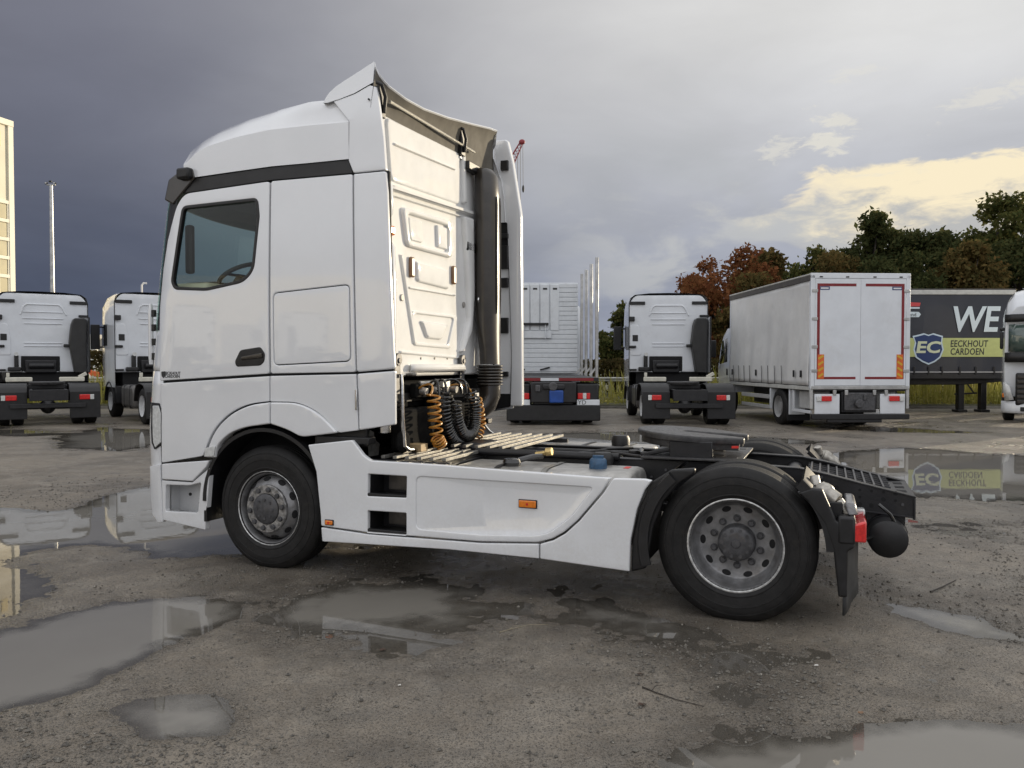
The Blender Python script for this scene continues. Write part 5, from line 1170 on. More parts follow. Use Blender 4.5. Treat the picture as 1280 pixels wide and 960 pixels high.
for s in (-1, 1):
    o = part('side_curtain', curt, T, lambda b: curtain(b, s), smooth=80); o.modifiers.new('s', 'SOLIDIFY').thickness = .006
    part('roof_rail', mat('rail_dark', (.07, .065, .06), .5, var=.2), T, lambda b: b.box(s * 1.20, s * 1.285, 0, Lb, z1 - .17, z1 - .03), .01)
    part('roof_edge', mat('rail_light', (.5, .5, .47), .5, var=.1), T, lambda b: b.box(s * 1.18, s * 1.29, 0, Lb, z1 - .03, z1 + .01), .01)
    for k in range(9):
        y = 1.75 + k * .5
        if k in (4,): continue
        part('curtain_strap', black, T, lambda b: b.beam((s * 1.295, y, z0 + .02), (s * 1.295, y + .05, z0 + .52), .025, .008, (1, 0, 0)))
    for y in (.5, .95, 3.75, 5.9): part('curtain_buckle', black, T, lambda b: b.box(s * 1.285, s * 1.305, y - .05, y + .05, z0 + .22, z0 + .40), .01)
    part('side_rail', mat('rail_light', (.5, .5, .47)), T, lambda b: b.box(s * 1.22, s * 1.265, 0, Lb, z0 - .10, z0 + .0), .01)
    part('side_guard', mat('guard_grey', (.42, .42, .41), .5, var=.1), T, lambda b: b.box(s * 1.18, s * 1.22, 2.85, 5.2, .68, .80).box(s * 1.18, s * 1.22, 2.85, 5.2, .40, .50), .01, split=True)
    simple_wheel(T, s * 1.22, 2.15, out=s, dual=True, rimc=mat('grey_rim', (.30, .30, .30), .5, var=.15)); simple_wheel(T, s * 1.2, Lb + .65, out=s, rimc=mat('grey_rim', (.30, .30, .30)))
    part('mudguard', bpaint, T, lambda b: b.box(s * .8, s * 1.24, 1.36, 1.40, .32, 1.0).box(s * .8, s * 1.24, 2.70, 2.78, .40, 1.0), .01, split=True)
    part('wheel_flap', black, T, lambda b: b.box(s * .6, s * 1.24, 1.50, 1.53, .15, .60), .01)
    part('locker_frame', bpaint, T, lambda b: b.box(s * 1.16, s * 1.22, .1, 1.25, .42, .50).box(s * 1.16, s * 1.22, 1.15, 1.22, .50, 1.0), .01)
    part('tool_box', mat('guard_grey', (.42, .42, .41)), T, lambda b: b.box(s * .6, s * 1.10, .3, 1.05, .52, .98), .02)
    # rear corner, lamps
    part('rear_post', bpaint, T, lambda b: b.box(s * 1.17, s * 1.275, -.05, .055, z0 - .06, z1 - .03), .01)
    part('post_leg', mat('guard_grey', (.42, .42, .41)), T, lambda b: b.box(s * 1.20, s * 1.27, -.04, .04, .55, z0 - .06), .005)
    part('lamp_panel', bpaint, T, lambda b: b.box(s * .52, s * 1.16, -.05, -.02, .42, .92), .01)
    part('tail_lamp', redl, T, lambda b: b.box(s * .74, s * 1.0, -.10, -.05, .74, .87), .012); part('reverse_lamp', clearl, T, lambda b: b.box(s * 1.003, s * 1.12, -.10, -.05, .74, .87), .01)
    # doors with reflective outline
    dx0, dx1 = (s * .003, s * 1.165)
    part('rear_door', bpaint, T, lambda b: b.box(dx0, dx1, -.045, -.0, z0 + .02, z1 - .12), .004)
    rt = mat('red_tape', (.20, .012, .016), .45, var=.1)
    part('reflective_tape', rt, T, lambda b: b.box(s * 1.045, s * 1.115, -.0485, -.046, z0 + .18, z1 - .24))
    part('reflective_tape', rt, T, lambda b: b.box(s * .12, s * 1.043, -.0485, -.046, z1 - .31, z1 - .24)); part('reflective_tape', rt, T, lambda b: b.box(s * .12, s * 1.043, -.0485, -.046, z0 + .18, z0 + .24))
    part('warning_plate', mat('warning_orange', (.66, .13, .02), .45, var=.1), T, lambda b: b.box(s * .93, s * 1.095, -.052, -.0487, z0 + .19, z0 + .80))
    for k in range(4): part('warning_stripe', mat('warning_yellow', (.62, .38, .03), .45), T, lambda b: b.obox((s * 1.012, -.0545, z0 + .28 + k * .15), (.15, .003, .05), Matrix.Rotation(s * .6, 3, 'Y')))
    part('maker_label', mat('label_blue', (.03, .05, .16), .5), T, lambda b: b.box(s * .80, s * 1.05, -.049, -.046, z1 - .40, z1 - .315))
    part('label_print', mat('print_white', (.75, .75, .75), .5), T, lambda b: b.box(s * .83, s * 1.03, -.0505, -.0492, z1 - .375, z1 - .34))
    for z in (1.5, 2.1, 2.8, 3.5): part('door_hinge', galv, T, lambda b: b.box(s * 1.10, s * 1.25, -.066, -.0455, z - .04, z + .04), .01)
    for x in (.35, 1.02): part('roof_lamp', black, T, lambda b: b.box(s * x - .04, s * x + .04, -.065, -.046, z1 - .09, z1 - .06), .005)
part('header', bpaint, T, lambda b: b.box(-1.275, 1.275, -.05, .05, z1 - .115, z1 + .02), .01)
part('roof_skin', mat('rail_light', (.5, .5, .47)), T, lambda b: b.box(-1.2, 1.2, .05, Lb, z1 - .06, z1 + .0))
part('front_wall', bpaint, T, lambda b: b.box(-1.26, 1.26, Lb - .05, Lb + .02, z0, z1), .01)
part('load_floor', chassis, T, lambda b: b.box(-1.22, 1.22, 0, Lb, z0 - .12, z0), .01)
part('sill', galv, T, lambda b: b.box(-1.25, 1.25, -.06, .0, z0 - .075, z0 + .012), .01)
part('rear_bumper', black, T, lambda b: b.box(-1.25, 1.25, -.12, .0, .28, .42).box(-.85, .55, -.10, .0, .20, .30), .02)
part('tow_frame', chassis, T, lambda b: b.box(-.45, .45, 0, Lb, .45, .98), .02)
part('tow_jaw', hubm, T, lambda b: b.box(-.4, .4, -.06, .0, .5, .95).cyl((-.05, -.16, .68), (-.05, -.05, .68), .11, n=16).box(.08, .16, -.09, -.05, .76, .92), .02)
for x in (-.66, -.36, .36, .66): part('sill_hook', galv, T, lambda b: b.box(x - .04, x + .04, -.09, -.02, z0 - .22, z0 - .09), .01)
# its cab
rows = []
for y, h, k in ((Lb + .12, 2.98, 1), (Lb + .8, 2.96, 1), (Lb + 1.25, 2.72, .99), (Lb + 1.62, 2.05, .97), (Lb + 1.72, 1.6, .95), (Lb + 1.75, .7, .93)):
    rows.append([(x * k, y, z) for x, z in [(-1.15, .75), (-1.17, 1.5), (-1.15, h - .35), (-1.08, h - .1), (-.9, h), (0, h + .05), (.9, h), (1.08, h - .1), (1.15, h - .35), (1.17, 1.5), (1.15, .75)]])
b = MB(); b.grid(rows); n = 11; b.f += [tuple(range(n)), tuple(len(b.v) - n + i for i in range(n))]; b.build('cab', bpaint, T, .02, 40)
for s in (-1, 1):
    part('cab_window', darkglass, T, lambda b: b.raw([(s * 1.172, Lb + .55, 1.75), (s * 1.160, Lb + 1.42, 1.66), (s * 1.150, Lb + 1.15, 2.45), (s * 1.155, Lb + .60, 2.55)], [(0, 1, 2, 3)])).modifiers.new('s', 'SOLIDIFY').thickness = .01
    part('cab_door_handle', black, T, lambda b: b.box(s * 1.165, s * 1.185, Lb + .5, Lb + .62, 1.3, 1.52), .01)
    part('mirror', black, T, lambda b: b.box(s * 1.24, s * 1.42, Lb + 1.5, Lb + 1.6, 1.9, 2.5), .03)

# ---- dark curtain-sided semi-trailer with lettering
FY = 27.4; fx0, fx1 = 11.4, (1268 - 640) * FY / F
T = empty('semi_trailer', ((fx0 + fx1) / 2, FY, 0), 0, 'dark grey semi-trailer with big white WE lettering and shield emblem on green band', 'trailer')
ox = (fx0 + fx1) / 2
navy = mat('navy_curtain', (.022, .025, .036), .45, coat=.1, var=.12, vscale=1.2, bump=.05, bscale=5)
ztop, zbot = atY(1200, 361, FY).z, atY(1200, 470.5, FY).z
part('side_curtain', navy, T, lambda b: b.grid([[(fx0 - ox + (fx1 - fx0) * i / 40, .012 * sin(i * .9) * (1 - j / 8) + .004 * sin(i * 2.3 + j), zbot + .12 + (ztop - zbot - .32) * j / 8) for j in range(9)] for i in range(41)]), smooth=80)
part('trailer_box', navy, T, lambda b: b.box(fx0 - ox, fx1 - ox, .03, 2.5, zbot, ztop - .04), .02)
part('roof_rail', mat('rail_light', (.5, .5, .47)), T, lambda b: b.box(fx0 - ox, fx1 - ox, -.03, .06, ztop - .20, ztop - .04), .02)
part('roof_lip', mat('rail_dark', (.07, .065, .06)), T, lambda b: b.box(fx0 - ox, fx1 - ox, -.02, .06, ztop - .04, ztop + .0), .01)
part('bottom_rail', chassis, T, lambda b: b.box(fx0 - ox, fx1 - ox, -.02, .06, zbot - .08, zbot + .10), .01)
part('bottom_trim', mat('trim_grey', (.35, .35, .36), .5), T, lambda b: b.box(fx0 - ox, fx1 - ox, -.035, -.021, zbot + .13, zbot + .17))
for px in (1142, 1160, 1177, 1199, 1219, 1242): x = (px - 640) * FY / F - ox; part('curtain_buckle', chassis, T, lambda b: b.box(x - .03, x + .03, -.05, -.02, zbot + .06, zbot + .34), .01)
part('coupling_frame', chassis, T, lambda b: b.prism([(fx0 - ox, zbot - .08), (fx1 - ox, zbot - .08), (fx1 - ox, zbot - .18), (fx1 - ox - 1.4, zbot - .30), (fx0 - ox, zbot - .30)], lambda x, z, d: (x, d, z), .5, 2.0), .02)
def f2(px, py): p = atY(px, py, FY); return p.x - ox, p.z
for px in (1213.5, 1242):
    x = f2(px, 480)[0]; part('landing_leg', chassis, T, lambda b: b.box(x - .10, x + .10, .55, .78, .08, zbot - .1).box(x - .17, x + .17, .45, .88, .0, .09), .02)
xa, xb = f2(1213.5, 0)[0], f2(1242, 0)[0]
part('leg_brace', chassis, T, lambda b: b.beam((xa, .66, .62), (xb, .66, .66), .05, .06).beam((xa + .1, .66, .66), ((xa + xb) / 2, .66, 1.05), .04, .04).beam((xb - .1, .66, .66), ((xa + xb) / 2, .66, 1.05), .04, .04))
for k in range(2):
    for s in (0, 1): w = simple_wheel(T, -4.2 + 1.3 * k if 0 else fx0 - ox + .35 + 1.1 * k, .2 + 2.1 * s, out=-1); w.rotation_euler = (0, 0, pi if s else 0)
lime = mat('lime_band', (.47, .51, .20), .5, var=.05); wh = mat('print_pale', (.62, .70, .74), .5); shb = mat('shield_blue', (.012, .035, .13), .5); shw = mat('shield_rim', (.55, .66, .74), .5)
y0_ = -.028
def fpoly(name, px, m, y, parent=T): part(name, m, parent, lambda b: b.prism([f2(a, c) for a, c in px], lambda x, z, d: (x, y - d, z), 0, .004))
fpoly('lime_band', [(1125, 422.5), (1254, 422.5), (1254, 446), (1125, 446)], lime, y0_)
sh = [(1140, 420), (1149, 418), (1154, 416.5), (1160, 418.5), (1166, 416.5), (1171, 418), (1178, 420), (1177, 428), (1179, 437), (1175, 447), (1168, 452.5), (1160, 456), (1152, 452.5), (1144, 447), (1141, 437), (1143, 428)]
def sc(p, k, c=(1160, 435)): return [(c[0] + (a - c[0]) * k, c[1] + (b - c[1]) * k) for a, b in p]
fpoly('shield_outline', sh, shw, y0_ - .005); fpoly('shield_field', sc(sh, .90), shb, y0_ - .010)
def ftext(name, t, px, py, hpx, m, shear=.0, bold=0., wpx=None, y=None, sp=1.):
    me = text_mesh(t, 1., .004 * 30, shear, bold, sp); v = [p.co for p in me.vertices]; w = max(p.x for p in v) - min(p.x for p in v); h = max(p.y for p in v) - min(p.y for p in v)
    mx_ = (max(p.x for p in v) + min(p.x for p in v)) / 2; my_ = (max(p.y for p in v) + min(p.y for p in v)) / 2
    k = FY / F; sx, sz = wpx * k / w, hpx * k / h; x, z = f2(px, py)
    for p in me.vertices: p.co = ((p.co.x - mx_) * sx, (p.co.z) * .02, (p.co.y - my_) * sz)
    o = link(name, me, m, T); o.location = (x, y if y is not None else y0_ - .006, z)
ftext('big_lettering', 'WE', 1220.5, 399, 32, wh, .16, .022, 59)
ftext('name_lettering', 'EECKHOUT', 1211, 429.5, 8.4, printm, .08, .018, 47, sp=1.05)
ftext('name_lettering', 'CARDOEN', 1208.5, 439.4, 8.4, printm, .08, .018, 42, sp=1.05)
ftext('shield_monogram', 'EC', 1160, 434, 15, mat('monogram', (.62, .66, .46), .5), .12, .03, 31, y0_ - .016)
fpoly('red_badge', [(1130, 377.5), (1150.5, 378.5), (1149, 383), (1130, 383)], mat('badge_red', (.55, .06, .06), .5), y0_)
fpoly('white_badge', [(1130, 384), (1149, 384), (1149, 386), (1130, 386)], wh, y0_); fpoly('pale_badge', [(1130, 389.5), (1148, 390), (1150.5, 393), (1148, 396.5), (1130, 396.5)], wh, y0_)
ftext('badge_lettering', 'end', 1140, 393.3, 4.5, printm, 0, 0, 9, y0_ - .008)

# ---- white tractor facing the camera at the edge of the yard
T = empty('tractor_unit', (15.14, 22.35, 0), radians(-31), 'white tractor unit facing the yard beside the dark lettered trailer', 'truck')
cabp = [(-1.24, .75), (-1.25, 1.5), (-1.24, 2.6), (-1.22, 3.1), (-1.12, 3.5), (-.95, 3.78), (-.5, 3.9), (0, 3.93), (.5, 3.9), (.95, 3.78), (1.12, 3.5), (1.22, 3.1), (1.24, 2.6), (1.25, 1.5), (1.24, .75)]
rows = [[(x * k, y - .22 * (1 - (x / 1.25) ** 4) * q, z - dz_ * max(0, z - 2.6)) for x, z in cabp] for y, k, q, dz_ in ((2.2, 1, 0, 0), (.9, 1, 0, 0), (.35, .99, .4, .12), (.12, .97, .8, .30), (.0, .95, 1, .42))]
b = MB(); b.grid(rows); n = len(cabp); b.f += [tuple(range(n)), tuple(len(b.v) - n + i for i in range(n))]; b.build('cab', bpaint, T, .02, 40)
yf = -.225
part('windscreen', mat('green_glass', (.06, .09, .08), .04, coat=1., var=.3, vscale=1.5), T, lambda b: b.grid([[(1.10 * (i / 6 - 1) * (1 if 1 else 1), yf - .02 + .20 * abs(i / 6 - 1) ** 4, z) for z in (2.02, 2.4, 2.8)] for i in range(13)])).modifiers.new('s', 'SOLIDIFY').thickness = .02
part('sun_visor', black, T, lambda b: b.grid([[(1.2 * (i / 6 - 1), yf - .10 + .22 * abs(i / 6 - 1) ** 3, z) for z in (2.86, 3.08)] for i in range(13)])).modifiers.new('s', 'SOLIDIFY').thickness = .04
part('wiper_panel', black, T, lambda b: b.grid([[(1.19 * (i / 6 - 1), yf - .045 + .20 * abs(i / 6 - 1) ** 4, z) for z in (1.72, 2.0)] for i in range(13)])).modifiers.new('s', 'SOLIDIFY').thickness = .03
part('grille', black, T, lambda b: b.box(-.92, .92, yf - .06, yf + .05, .50, 1.42), .05)
for k in range(6): part('grille_bar', satin, T, lambda b: b.box(-.88, .88, yf - .09, yf - .055, .56 + k * .14, .65 + k * .14), .02)
part('bumper', bpaint, T, lambda b: b.grid([[(1.26 * (i / 8 - 1), yf - .08 + .30 * abs(i / 8 - 1) ** 5, z) for z in (.28, .36, .62)] for i in range(17)])).modifiers.new('s', 'SOLIDIFY').thickness = .06
for s in (-1, 1):
    part('headlight', clearl, T, lambda b: b.raw([(s * .98, yf - .06, .66), (s * 1.18, yf + .08, .62), (s * 1.22, yf + .14, 1.16), (s * 1.08, yf - .01, 1.05)], [(0, 1, 2, 3)])).modifiers.new('s', 'SOLIDIFY').thickness = .05
    part('mirror', black, T, lambda b: b.box(s * 1.18, s * 1.32, .05, .14, 2.62, 2.72).box(s * 1.22, s * 1.31, .04, .16, 2.10, 2.60), .04)
    simple_wheel(T, s * 1.2, 1.35, out=s); simple_wheel(T, s * 1.2, 5.0, out=s, dual=True)
    part('corner_lamp', amber, T, lambda b: b.box(s * 1.16, s * 1.235, yf + .14, yf + .2, .72, .84), .01)
    part('frame_rail', chassis, T, lambda b: b.box(s * .36, s * .44, .5, 5.9, .7, .98), .01)
part('bumper_recess', black, T, lambda b: b.box(-.8, .8, yf - .10, yf - .03, .34, .46), .02)

# ---- long white box trailer added out of the picture on the right: it shades the low sun off the ground
T = empty('shade_trailer', (17.6, 17.0, 0), radians(-54), 'unseen white box trailer added to keep low sun off the yard ground', 'trailer')
part('box', bpaint, T, lambda b: b.box(-3.1, 7.4, 0, 2.5, 1.05, 3.5), .04)
part('frame', chassis, T, lambda b: b.box(-2.9, 7.2, .5, 2.0, .55, 1.05), .03)
part('side_guard', bpaint, T, lambda b: b.box(-2.9, 7.2, .05, .1, .12, 1.04), .02)  # reaches almost to the ground so no sun passes beneath the added trailer
for k in range(3):
    for s in (0, 1): w = simple_wheel(T, -2.1 + 1.31 * k, .1 + 2.3 * s, out=-1); w.rotation_euler = (0, 0, pi if s else 0)
part('landing_leg', chassis, T, lambda b: b.box(5.1, 5.3, .4, .6, 0, .6), .02); part('landing_leg', chassis, T, lambda b: b.box(5.1, 5.3, 1.9, 2.1, 0, .6), .02)

# ------------------------------------------------------------------ beyond the yard
def sheet(name, x0, x1, y0, y1, z, m, n=40, amp=0.):
    xx, yy = np.meshgrid(np.linspace(x0, x1, n), np.linspace(y0, y1, 12)); return tag(link(name, grid_mesh(name, xx, yy, z + amp * fbm(xx * .5, yy * .5)), m), kind='structure')
vm = mat('verge_soil', (.075, .075, .035), .9, var=.4, vscale=1.2, bump=.6, bscale=8, detail=6)
b = MB(); b.box(-120, 120, 30.25, 34.4, -.3, .14); tag(b.build('verge', vm), kind='structure')
b = MB(); b.box(-120, 120, 30.05, 30.22, -.3, .10); tag(b.build('kerb', mat('kerb_concrete', (.20, .19, .165), .8, var=.2, vscale=3, bump=.3)), kind='structure')
b = MB(); b.box(-300, 300, 34.5, 41, -.3, .03); tag(b.build('road', mat('asphalt', (.05, .05, .052), .6, var=.2, vscale=2, bump=.3, bscale=60)), kind='structure')
b = MB(); b.box(-1200, 1200, 41.1, 2400, -.5, .05); tag(b.build('field', mat('meadow', (.06, .07, .03), .9, var=.35, vscale=.4, bump=.5, bscale=5)), kind='structure')

# guard rail
T = empty('guard_rail', (0, 32.6, 0), 0, 'long galvanised guard rail standing on the grassy verge behind the parked trucks', 'guard rail')
prof = [(-.02, .97), (-.05, .985), (-.05, 1.03), (-.01, 1.05), (-.05, 1.07), (-.05, 1.12), (-.02, 1.14)]
o = part('rail_beam', galv, T, lambda b: b.grid([[(x, y, z) for y, z in prof] for x in np.linspace(-60, 60, 60)]), smooth=0); o.modifiers.new('s', 'SOLIDIFY').thickness = .01
post_me = MB().box(-.06, .06, -.01, .09, 0, 1.1).mesh('post', 0)
for k in range(31):
    o = link('post', post_me, galv if k == 0 else None, T); o.location = (-60 + 4 * k, 0, 0)

# vegetation
def leafmat(name, c0, c1, c2, sc=1.2, tr=.35):
    m = bpy.data.materials.new(name); m.use_nodes = True; t = m.node_tree; t.nodes.clear(); q = NG(t)
    pos = q.n('ShaderNodeNewGeometry').outputs['Position']; n = q.noise(pos, sc, 3, .6); n2 = q.noise(pos, sc * 7, 2, .6)
    c = q.mix(q.step(n, .35, .65), c0, c1); c = q.mix(q.step(n2, .52, .72), c, c2)
    d = q.n('ShaderNodeBsdfDiffuse'); tl = q.n('ShaderNodeBsdfTranslucent'); q.put(d.inputs[0], c); q.put(tl.inputs[0], c); mx = q.n('ShaderNodeMixShader'); mx.inputs[0].default_value = tr
    t.links.new(d.outputs[0], mx.inputs[1]); t.links.new(tl.outputs[0], mx.inputs[2]); o = q.n('ShaderNodeOutputMaterial'); t.links.new(mx.outputs[0], o.inputs[0]); return m
L_dark = leafmat('leaf_dark_green', (0.042, 0.055, 0.023), (0.075, 0.086, 0.034), (0.13, 0.101, 0.039))
L_green = leafmat('leaf_green', (0.055, 0.072, 0.026), (0.111, 0.117, 0.039), (0.182, 0.13, 0.047))
L_red = leafmat('leaf_autumn_red', (0.195, 0.072, 0.036), (0.26, 0.111, 0.047), (0.117, 0.098, 0.039))
L_brown = leafmat('leaf_olive_brown', (0.085, 0.078, 0.031), (0.156, 0.117, 0.044), (0.221, 0.111, 0.042))
L_grass = leafmat('long_grass', (.42, .38, .11), (.30, .30, .07), (.52, .46, .20), 1.5, .3)
L_hedge = leafmat('hedge_leaf', (.05, .045, .02), (.07, .06, .022), (.12, .06, .03), 2.)
bark = mat('bark', (.05, .042, .035), .9, var=.3, vscale=4, bump=.6, bscale=12)
def leaf_mesh(name, P_, size, rs, flat=.0):
    N = len(P_); nrm_ = rs.normal(size=(N, 3)); nrm_ /= np.linalg.norm(nrm_, axis=1)[:, None]
    a = np.cross(nrm_, rs.normal(size=(N, 3))); a /= np.linalg.norm(a, axis=1)[:, None] + 1e-9; b_ = np.cross(nrm_, a); s = (size * (.6 + .8 * rs.rand(N)))[:, None]
    V = np.stack([P_ - a * s, P_ - b_ * s * .55 + nrm_ * s * .15, P_ + a * s, P_ + b_ * s * .55 + nrm_ * s * .15], 1).reshape(-1, 3).astype(np.float32)
    me = bpy.data.meshes.new(name); me.vertices.add(len(V)); me.vertices.foreach_set('co', V.ravel()); me.loops.add(N * 4); me.loops.foreach_set('vertex_index', np.arange(N * 4, dtype=np.int32))
    me.polygons.add(N); me.polygons.foreach_set('loop_start', np.arange(0, N * 4, 4, dtype=np.int32)); me.polygons.foreach_set('loop_total', np.full(N, 4, np.int32)); me.update(calc_edges=True); return me
def tree(name, px, py, Y_, wpx, m, label, seed, n=9000, group='trees beyond the road', base=.30, conic=False, leaf=.15, open_=.0):
    rs = np.random.RandomState(seed); p = atY(px, py, Y_); Ht = p.z * 1.05; Wd = wpx / F * Y_ / 2
    T = empty(name, (p.x, Y_, .05), rs.rand() * 6.28 * 0, label, 'tree', group)
    def tr(b):
        h = Ht * .62; pts = [(rs.normal() * .05 * k, rs.normal() * .05 * k, h * k / 6) for k in range(7)]; r0 = .035 * Ht
        b.tube(pts, [r0 * (1 - .11 * k) for k in range(7)], 9)
    part('trunk', bark, T, tr)
    nb = int(44 * (1 + .15 * rs.rand())); C = []
    for i in range(nb):
        while True:
            q = rs.uniform(-1, 1, 3)
            if np.linalg.norm(q) < 1: break
        q = q / max(.35, np.linalg.norm(q)) * (.45 + .55 * rs.rand()) if rs.rand() < .7 else q
        zf = base + (1 - base) * (.5 + .46 * q[2]); k = 1 if not conic else max(.12, 1.15 * (1 - (zf - base) / (1 - base)))
        C.append((q[0] * Wd * .82 * k, q[1] * Wd * .82 * k, zf * Ht, Wd * rs.uniform(.13, .30) * (k if conic else 1)))
    def lim(b):
        for x, y, z, r in C[::2]:
            s0 = Vector((0, 0, Ht * min(.6, max(.2, z / Ht * .55)))); e_ = Vector((x, y, z)); m_ = s0.lerp(e_, .5) + Vector((0, 0, -.1 * Ht * .3)); b.tube([s0, m_, e_], [.012 * Ht, .008 * Ht, .003 * Ht], 6)
    part('limbs', bark, T, lim)
    P_ = []; w = np.array([c[3] ** 2 for c in C]); w /= w.sum()
    idx = rs.choice(len(C), n, p=w); D_ = rs.normal(size=(n, 3)); D_ /= np.linalg.norm(D_, axis=1)[:, None]
    rad = np.array([C[i][3] for i in idx]) * np.where(rs.rand(n) < .12, 1.0 + .45 * rs.rand(n), 1.05 - .75 * rs.rand(n) ** 2.2) * (1 + .22 * np.sin(D_[:, 0] * 5 + idx) * np.cos(D_[:, 2] * 6 + idx * 2))
    P_ = np.array([C[i][:3] for i in idx]) + D_ * rad[:, None] * np.array([1.1, 1.1, .85])
    P_[:, 2] = np.maximum(P_[:, 2], .25)
    link('crown', leaf_mesh('crown', P_, leaf * Y_ / 48, rs), m, T)
tree('autumn_tree', 914, 314, 47, 156, L_red, 'rust-red autumn tree behind the rear of the parked curtain truck', 1, 15000, base=.12)
tree('autumn_tree', 868, 350, 50, 66, L_red, 'small rust-brown autumn tree at the edge of the red one', 2, 7000, base=.08)
tree('autumn_tree', 966, 318, 52, 125, L_brown, 'olive and rust tree between the red tree and the green tree', 14, 13000, base=.08)
tree('leafy_tree', 1002, 308, 56, 135, L_green, 'green tree next to the olive and rust tree', 3, 13000, base=.15)
tree('leafy_tree', 940, 346, 44, 110, L_brown, 'olive-brown tree low behind the curtain truck roof', 4, 10000, base=.06)
tree('oak_tree', 1086, 276, 55, 118, L_dark, 'dark oak with gaps in its crown against the yellow cloud', 5, 12000, base=.2, leaf=.17)
tree('leafy_tree', 1044, 318, 46, 110, L_brown, 'olive tree with yellowing leaves in front of the dark oak', 6, 11000, base=.06)
tree('leafy_tree', 1160, 280, 53, 125, L_dark, 'dark green tree behind the lettered trailer beside the oak', 7, 14000, base=.1)
tree('leafy_tree', 1118, 312, 46, 110, L_dark, 'low dark tree between curtain truck and lettered trailer', 8, 11000, base=.06)
tree('leafy_tree', 1246, 250, 56, 118, L_green, 'tallest green tree behind the front end of the lettered trailer', 9, 14000, base=.1)
tree('leafy_tree', 1202, 300, 46, 115, L_brown, 'olive-brown tree low behind the lettered trailer roof', 10, 11000, base=.06)
tree('leafy_tree', 1286, 280, 49, 120, L_dark, 'dark tree behind the tractor that faces the yard', 11, 12000, base=.06)
tree('leafy_tree', 1370, 270, 52, 120, L_green, 'green tree at the end of the row past the facing tractor', 12, 8000, base=.12)
tree('young_tree', 776, 382, 45, 58, L_green, 'small dark tree between the stakes and the white tractor', 13, 6000, base=.08, leaf=.13)
def hedge(x0, x1, Y_, h, label, seed, n):
    rs = np.random.RandomState(seed); xs_ = rs.uniform(x0, x1, n); z = rs.rand(n) ** .6; hh = h * (.85 + .4 * (fbm(xs_ * .5, xs_ * 0 + seed, 3) + .25)); y = Y_ + rs.normal(size=n) * .45
    T = empty('hedge', ((x0 + x1) / 2, Y_, .05), 0, label, 'hedge'); P_ = np.stack([xs_ - (x0 + x1) / 2, y - Y_, z * hh], 1)
    link('foliage', leaf_mesh('hedge', P_, .12, rs), L_hedge, T)
    for k in range(int((x1 - x0) / 3)): part('stem', bark, T, lambda b: b.tube([(x0 + 1.5 + 3 * k - (x0 + x1) / 2, 0, 0), (x0 + 1.6 + 3 * k - (x0 + x1) / 2, .05, h * .7)], [.04, .02], 6))
hedge(2.5, 30, 42.6, 2.1, 'brownish hedge across the road behind the parked trucks and trailer', 21, 16000)
hedge(-34, -10, 43.5, 2.5, 'overgrown olive hedge behind the orange arrow sign', 22, 14000)
def grass():
    rs = np.random.RandomState(31); n = 16000; x = rs.uniform(-24, 24, n); y = 30.5 + 2.2 * rs.rand(n); dens = fbm(x * .35, y * .2 + 3, 3)
    k = rs.rand(n) < np.clip(.45 + dens * 2.2, .08, 1); x, y = x[k], y[k]; n = len(x); h = (.45 + .85 * rs.rand(n)) * (.75 + 1.1 * (fbm(x * .5, y * .5, 2) + .25)); a = rs.rand(n) * 6.28; ln = .25 * rs.rand(n) * h; w = .012 + .012 * rs.rand(n)
    c, s = np.cos(a), np.sin(a); z0 = np.full(n, .12)
    V = np.stack([np.stack([x - s * w, y + c * w, z0], 1), np.stack([x + s * w, y - c * w, z0], 1), np.stack([x + c * ln * .4 + s * w, y + s * ln * .4 - c * w, z0 + h * .6], 1), np.stack([x + c * ln, y + s * ln, z0 + h], 1)], 1).reshape(-1, 3)
    me = bpy.data.meshes.new('long_grass'); me.from_pydata(V.tolist(), [], (np.arange(n * 4).reshape(-1, 4)).tolist()); tag(link('long_grass', me, L_grass), 'tall yellow-green grass growing along the verge', 'grass', kind='stuff')
    n = 9000; x = rs.uniform(-24, 24, n); y = 30.45 + 2.4 * rs.rand(n); z = .12 + .5 * rs.rand(n) ** 1.5
    link('weeds', leaf_mesh('weeds', np.stack([x, y, z], 1), .055, rs), L_grass); tag(bpy.data.objects['weeds'], 'low yellow-green weeds filling the verge', 'weeds', kind='stuff')
grass()

# high-rise on the left, sunlit side towards the yard
cx, cy = (18 - 640) / F * 165, 165.; hd = atan2(.30, .954)
T = empty('office_tower', (cx, cy, 0), -hd, 'tall pale yellow office tower lit by the low sun behind the parked tractors', 'building')
zt = atY(18, 152, 165).z; cladm = mat('pale_cladding', (.72, .66, .52), .6, var=.05, vscale=.3); bandm = mat('pale_band', (.78, .74, .62), .55, var=.05, vscale=.3); winm = mat('tower_window', (.38, .33, .18), .25, coat=.5, var=.1, vscale=.5)
part('tower_body', cladm, T, lambda b: b.box(-32, 0, -46, 0, 0, zt), .15)          # local x = outwards of the sunlit face, y = along it (0 is the far corner)
part('parapet', bandm, T, lambda b: b.box(-32.4, .4, -46.4, .4, zt - 1.1, zt + .15), .1)
part('corner_pier', bandm, T, lambda b: b.box(-.2, .35, -.9, .30, 0, zt - 1.12), .05)
zw = atY(18, 252, 165).z; fl = 3.75; nf = int(zw / fl)
for f_ in range(nf):
    zf = zw - (f_ + 1) * fl
    part('floor_band', bandm, T, lambda b: b.box(-.1, .30, -24, -.92, zf + fl - .75, zf + fl - .05), .03)
    for c_ in range(10):
        y = -1.3 - c_ * 2.2; part('window', winm, T, lambda b: b.box(-.05, .10, y - 1.75, y, zf + .05, zf + fl - .85), .03)
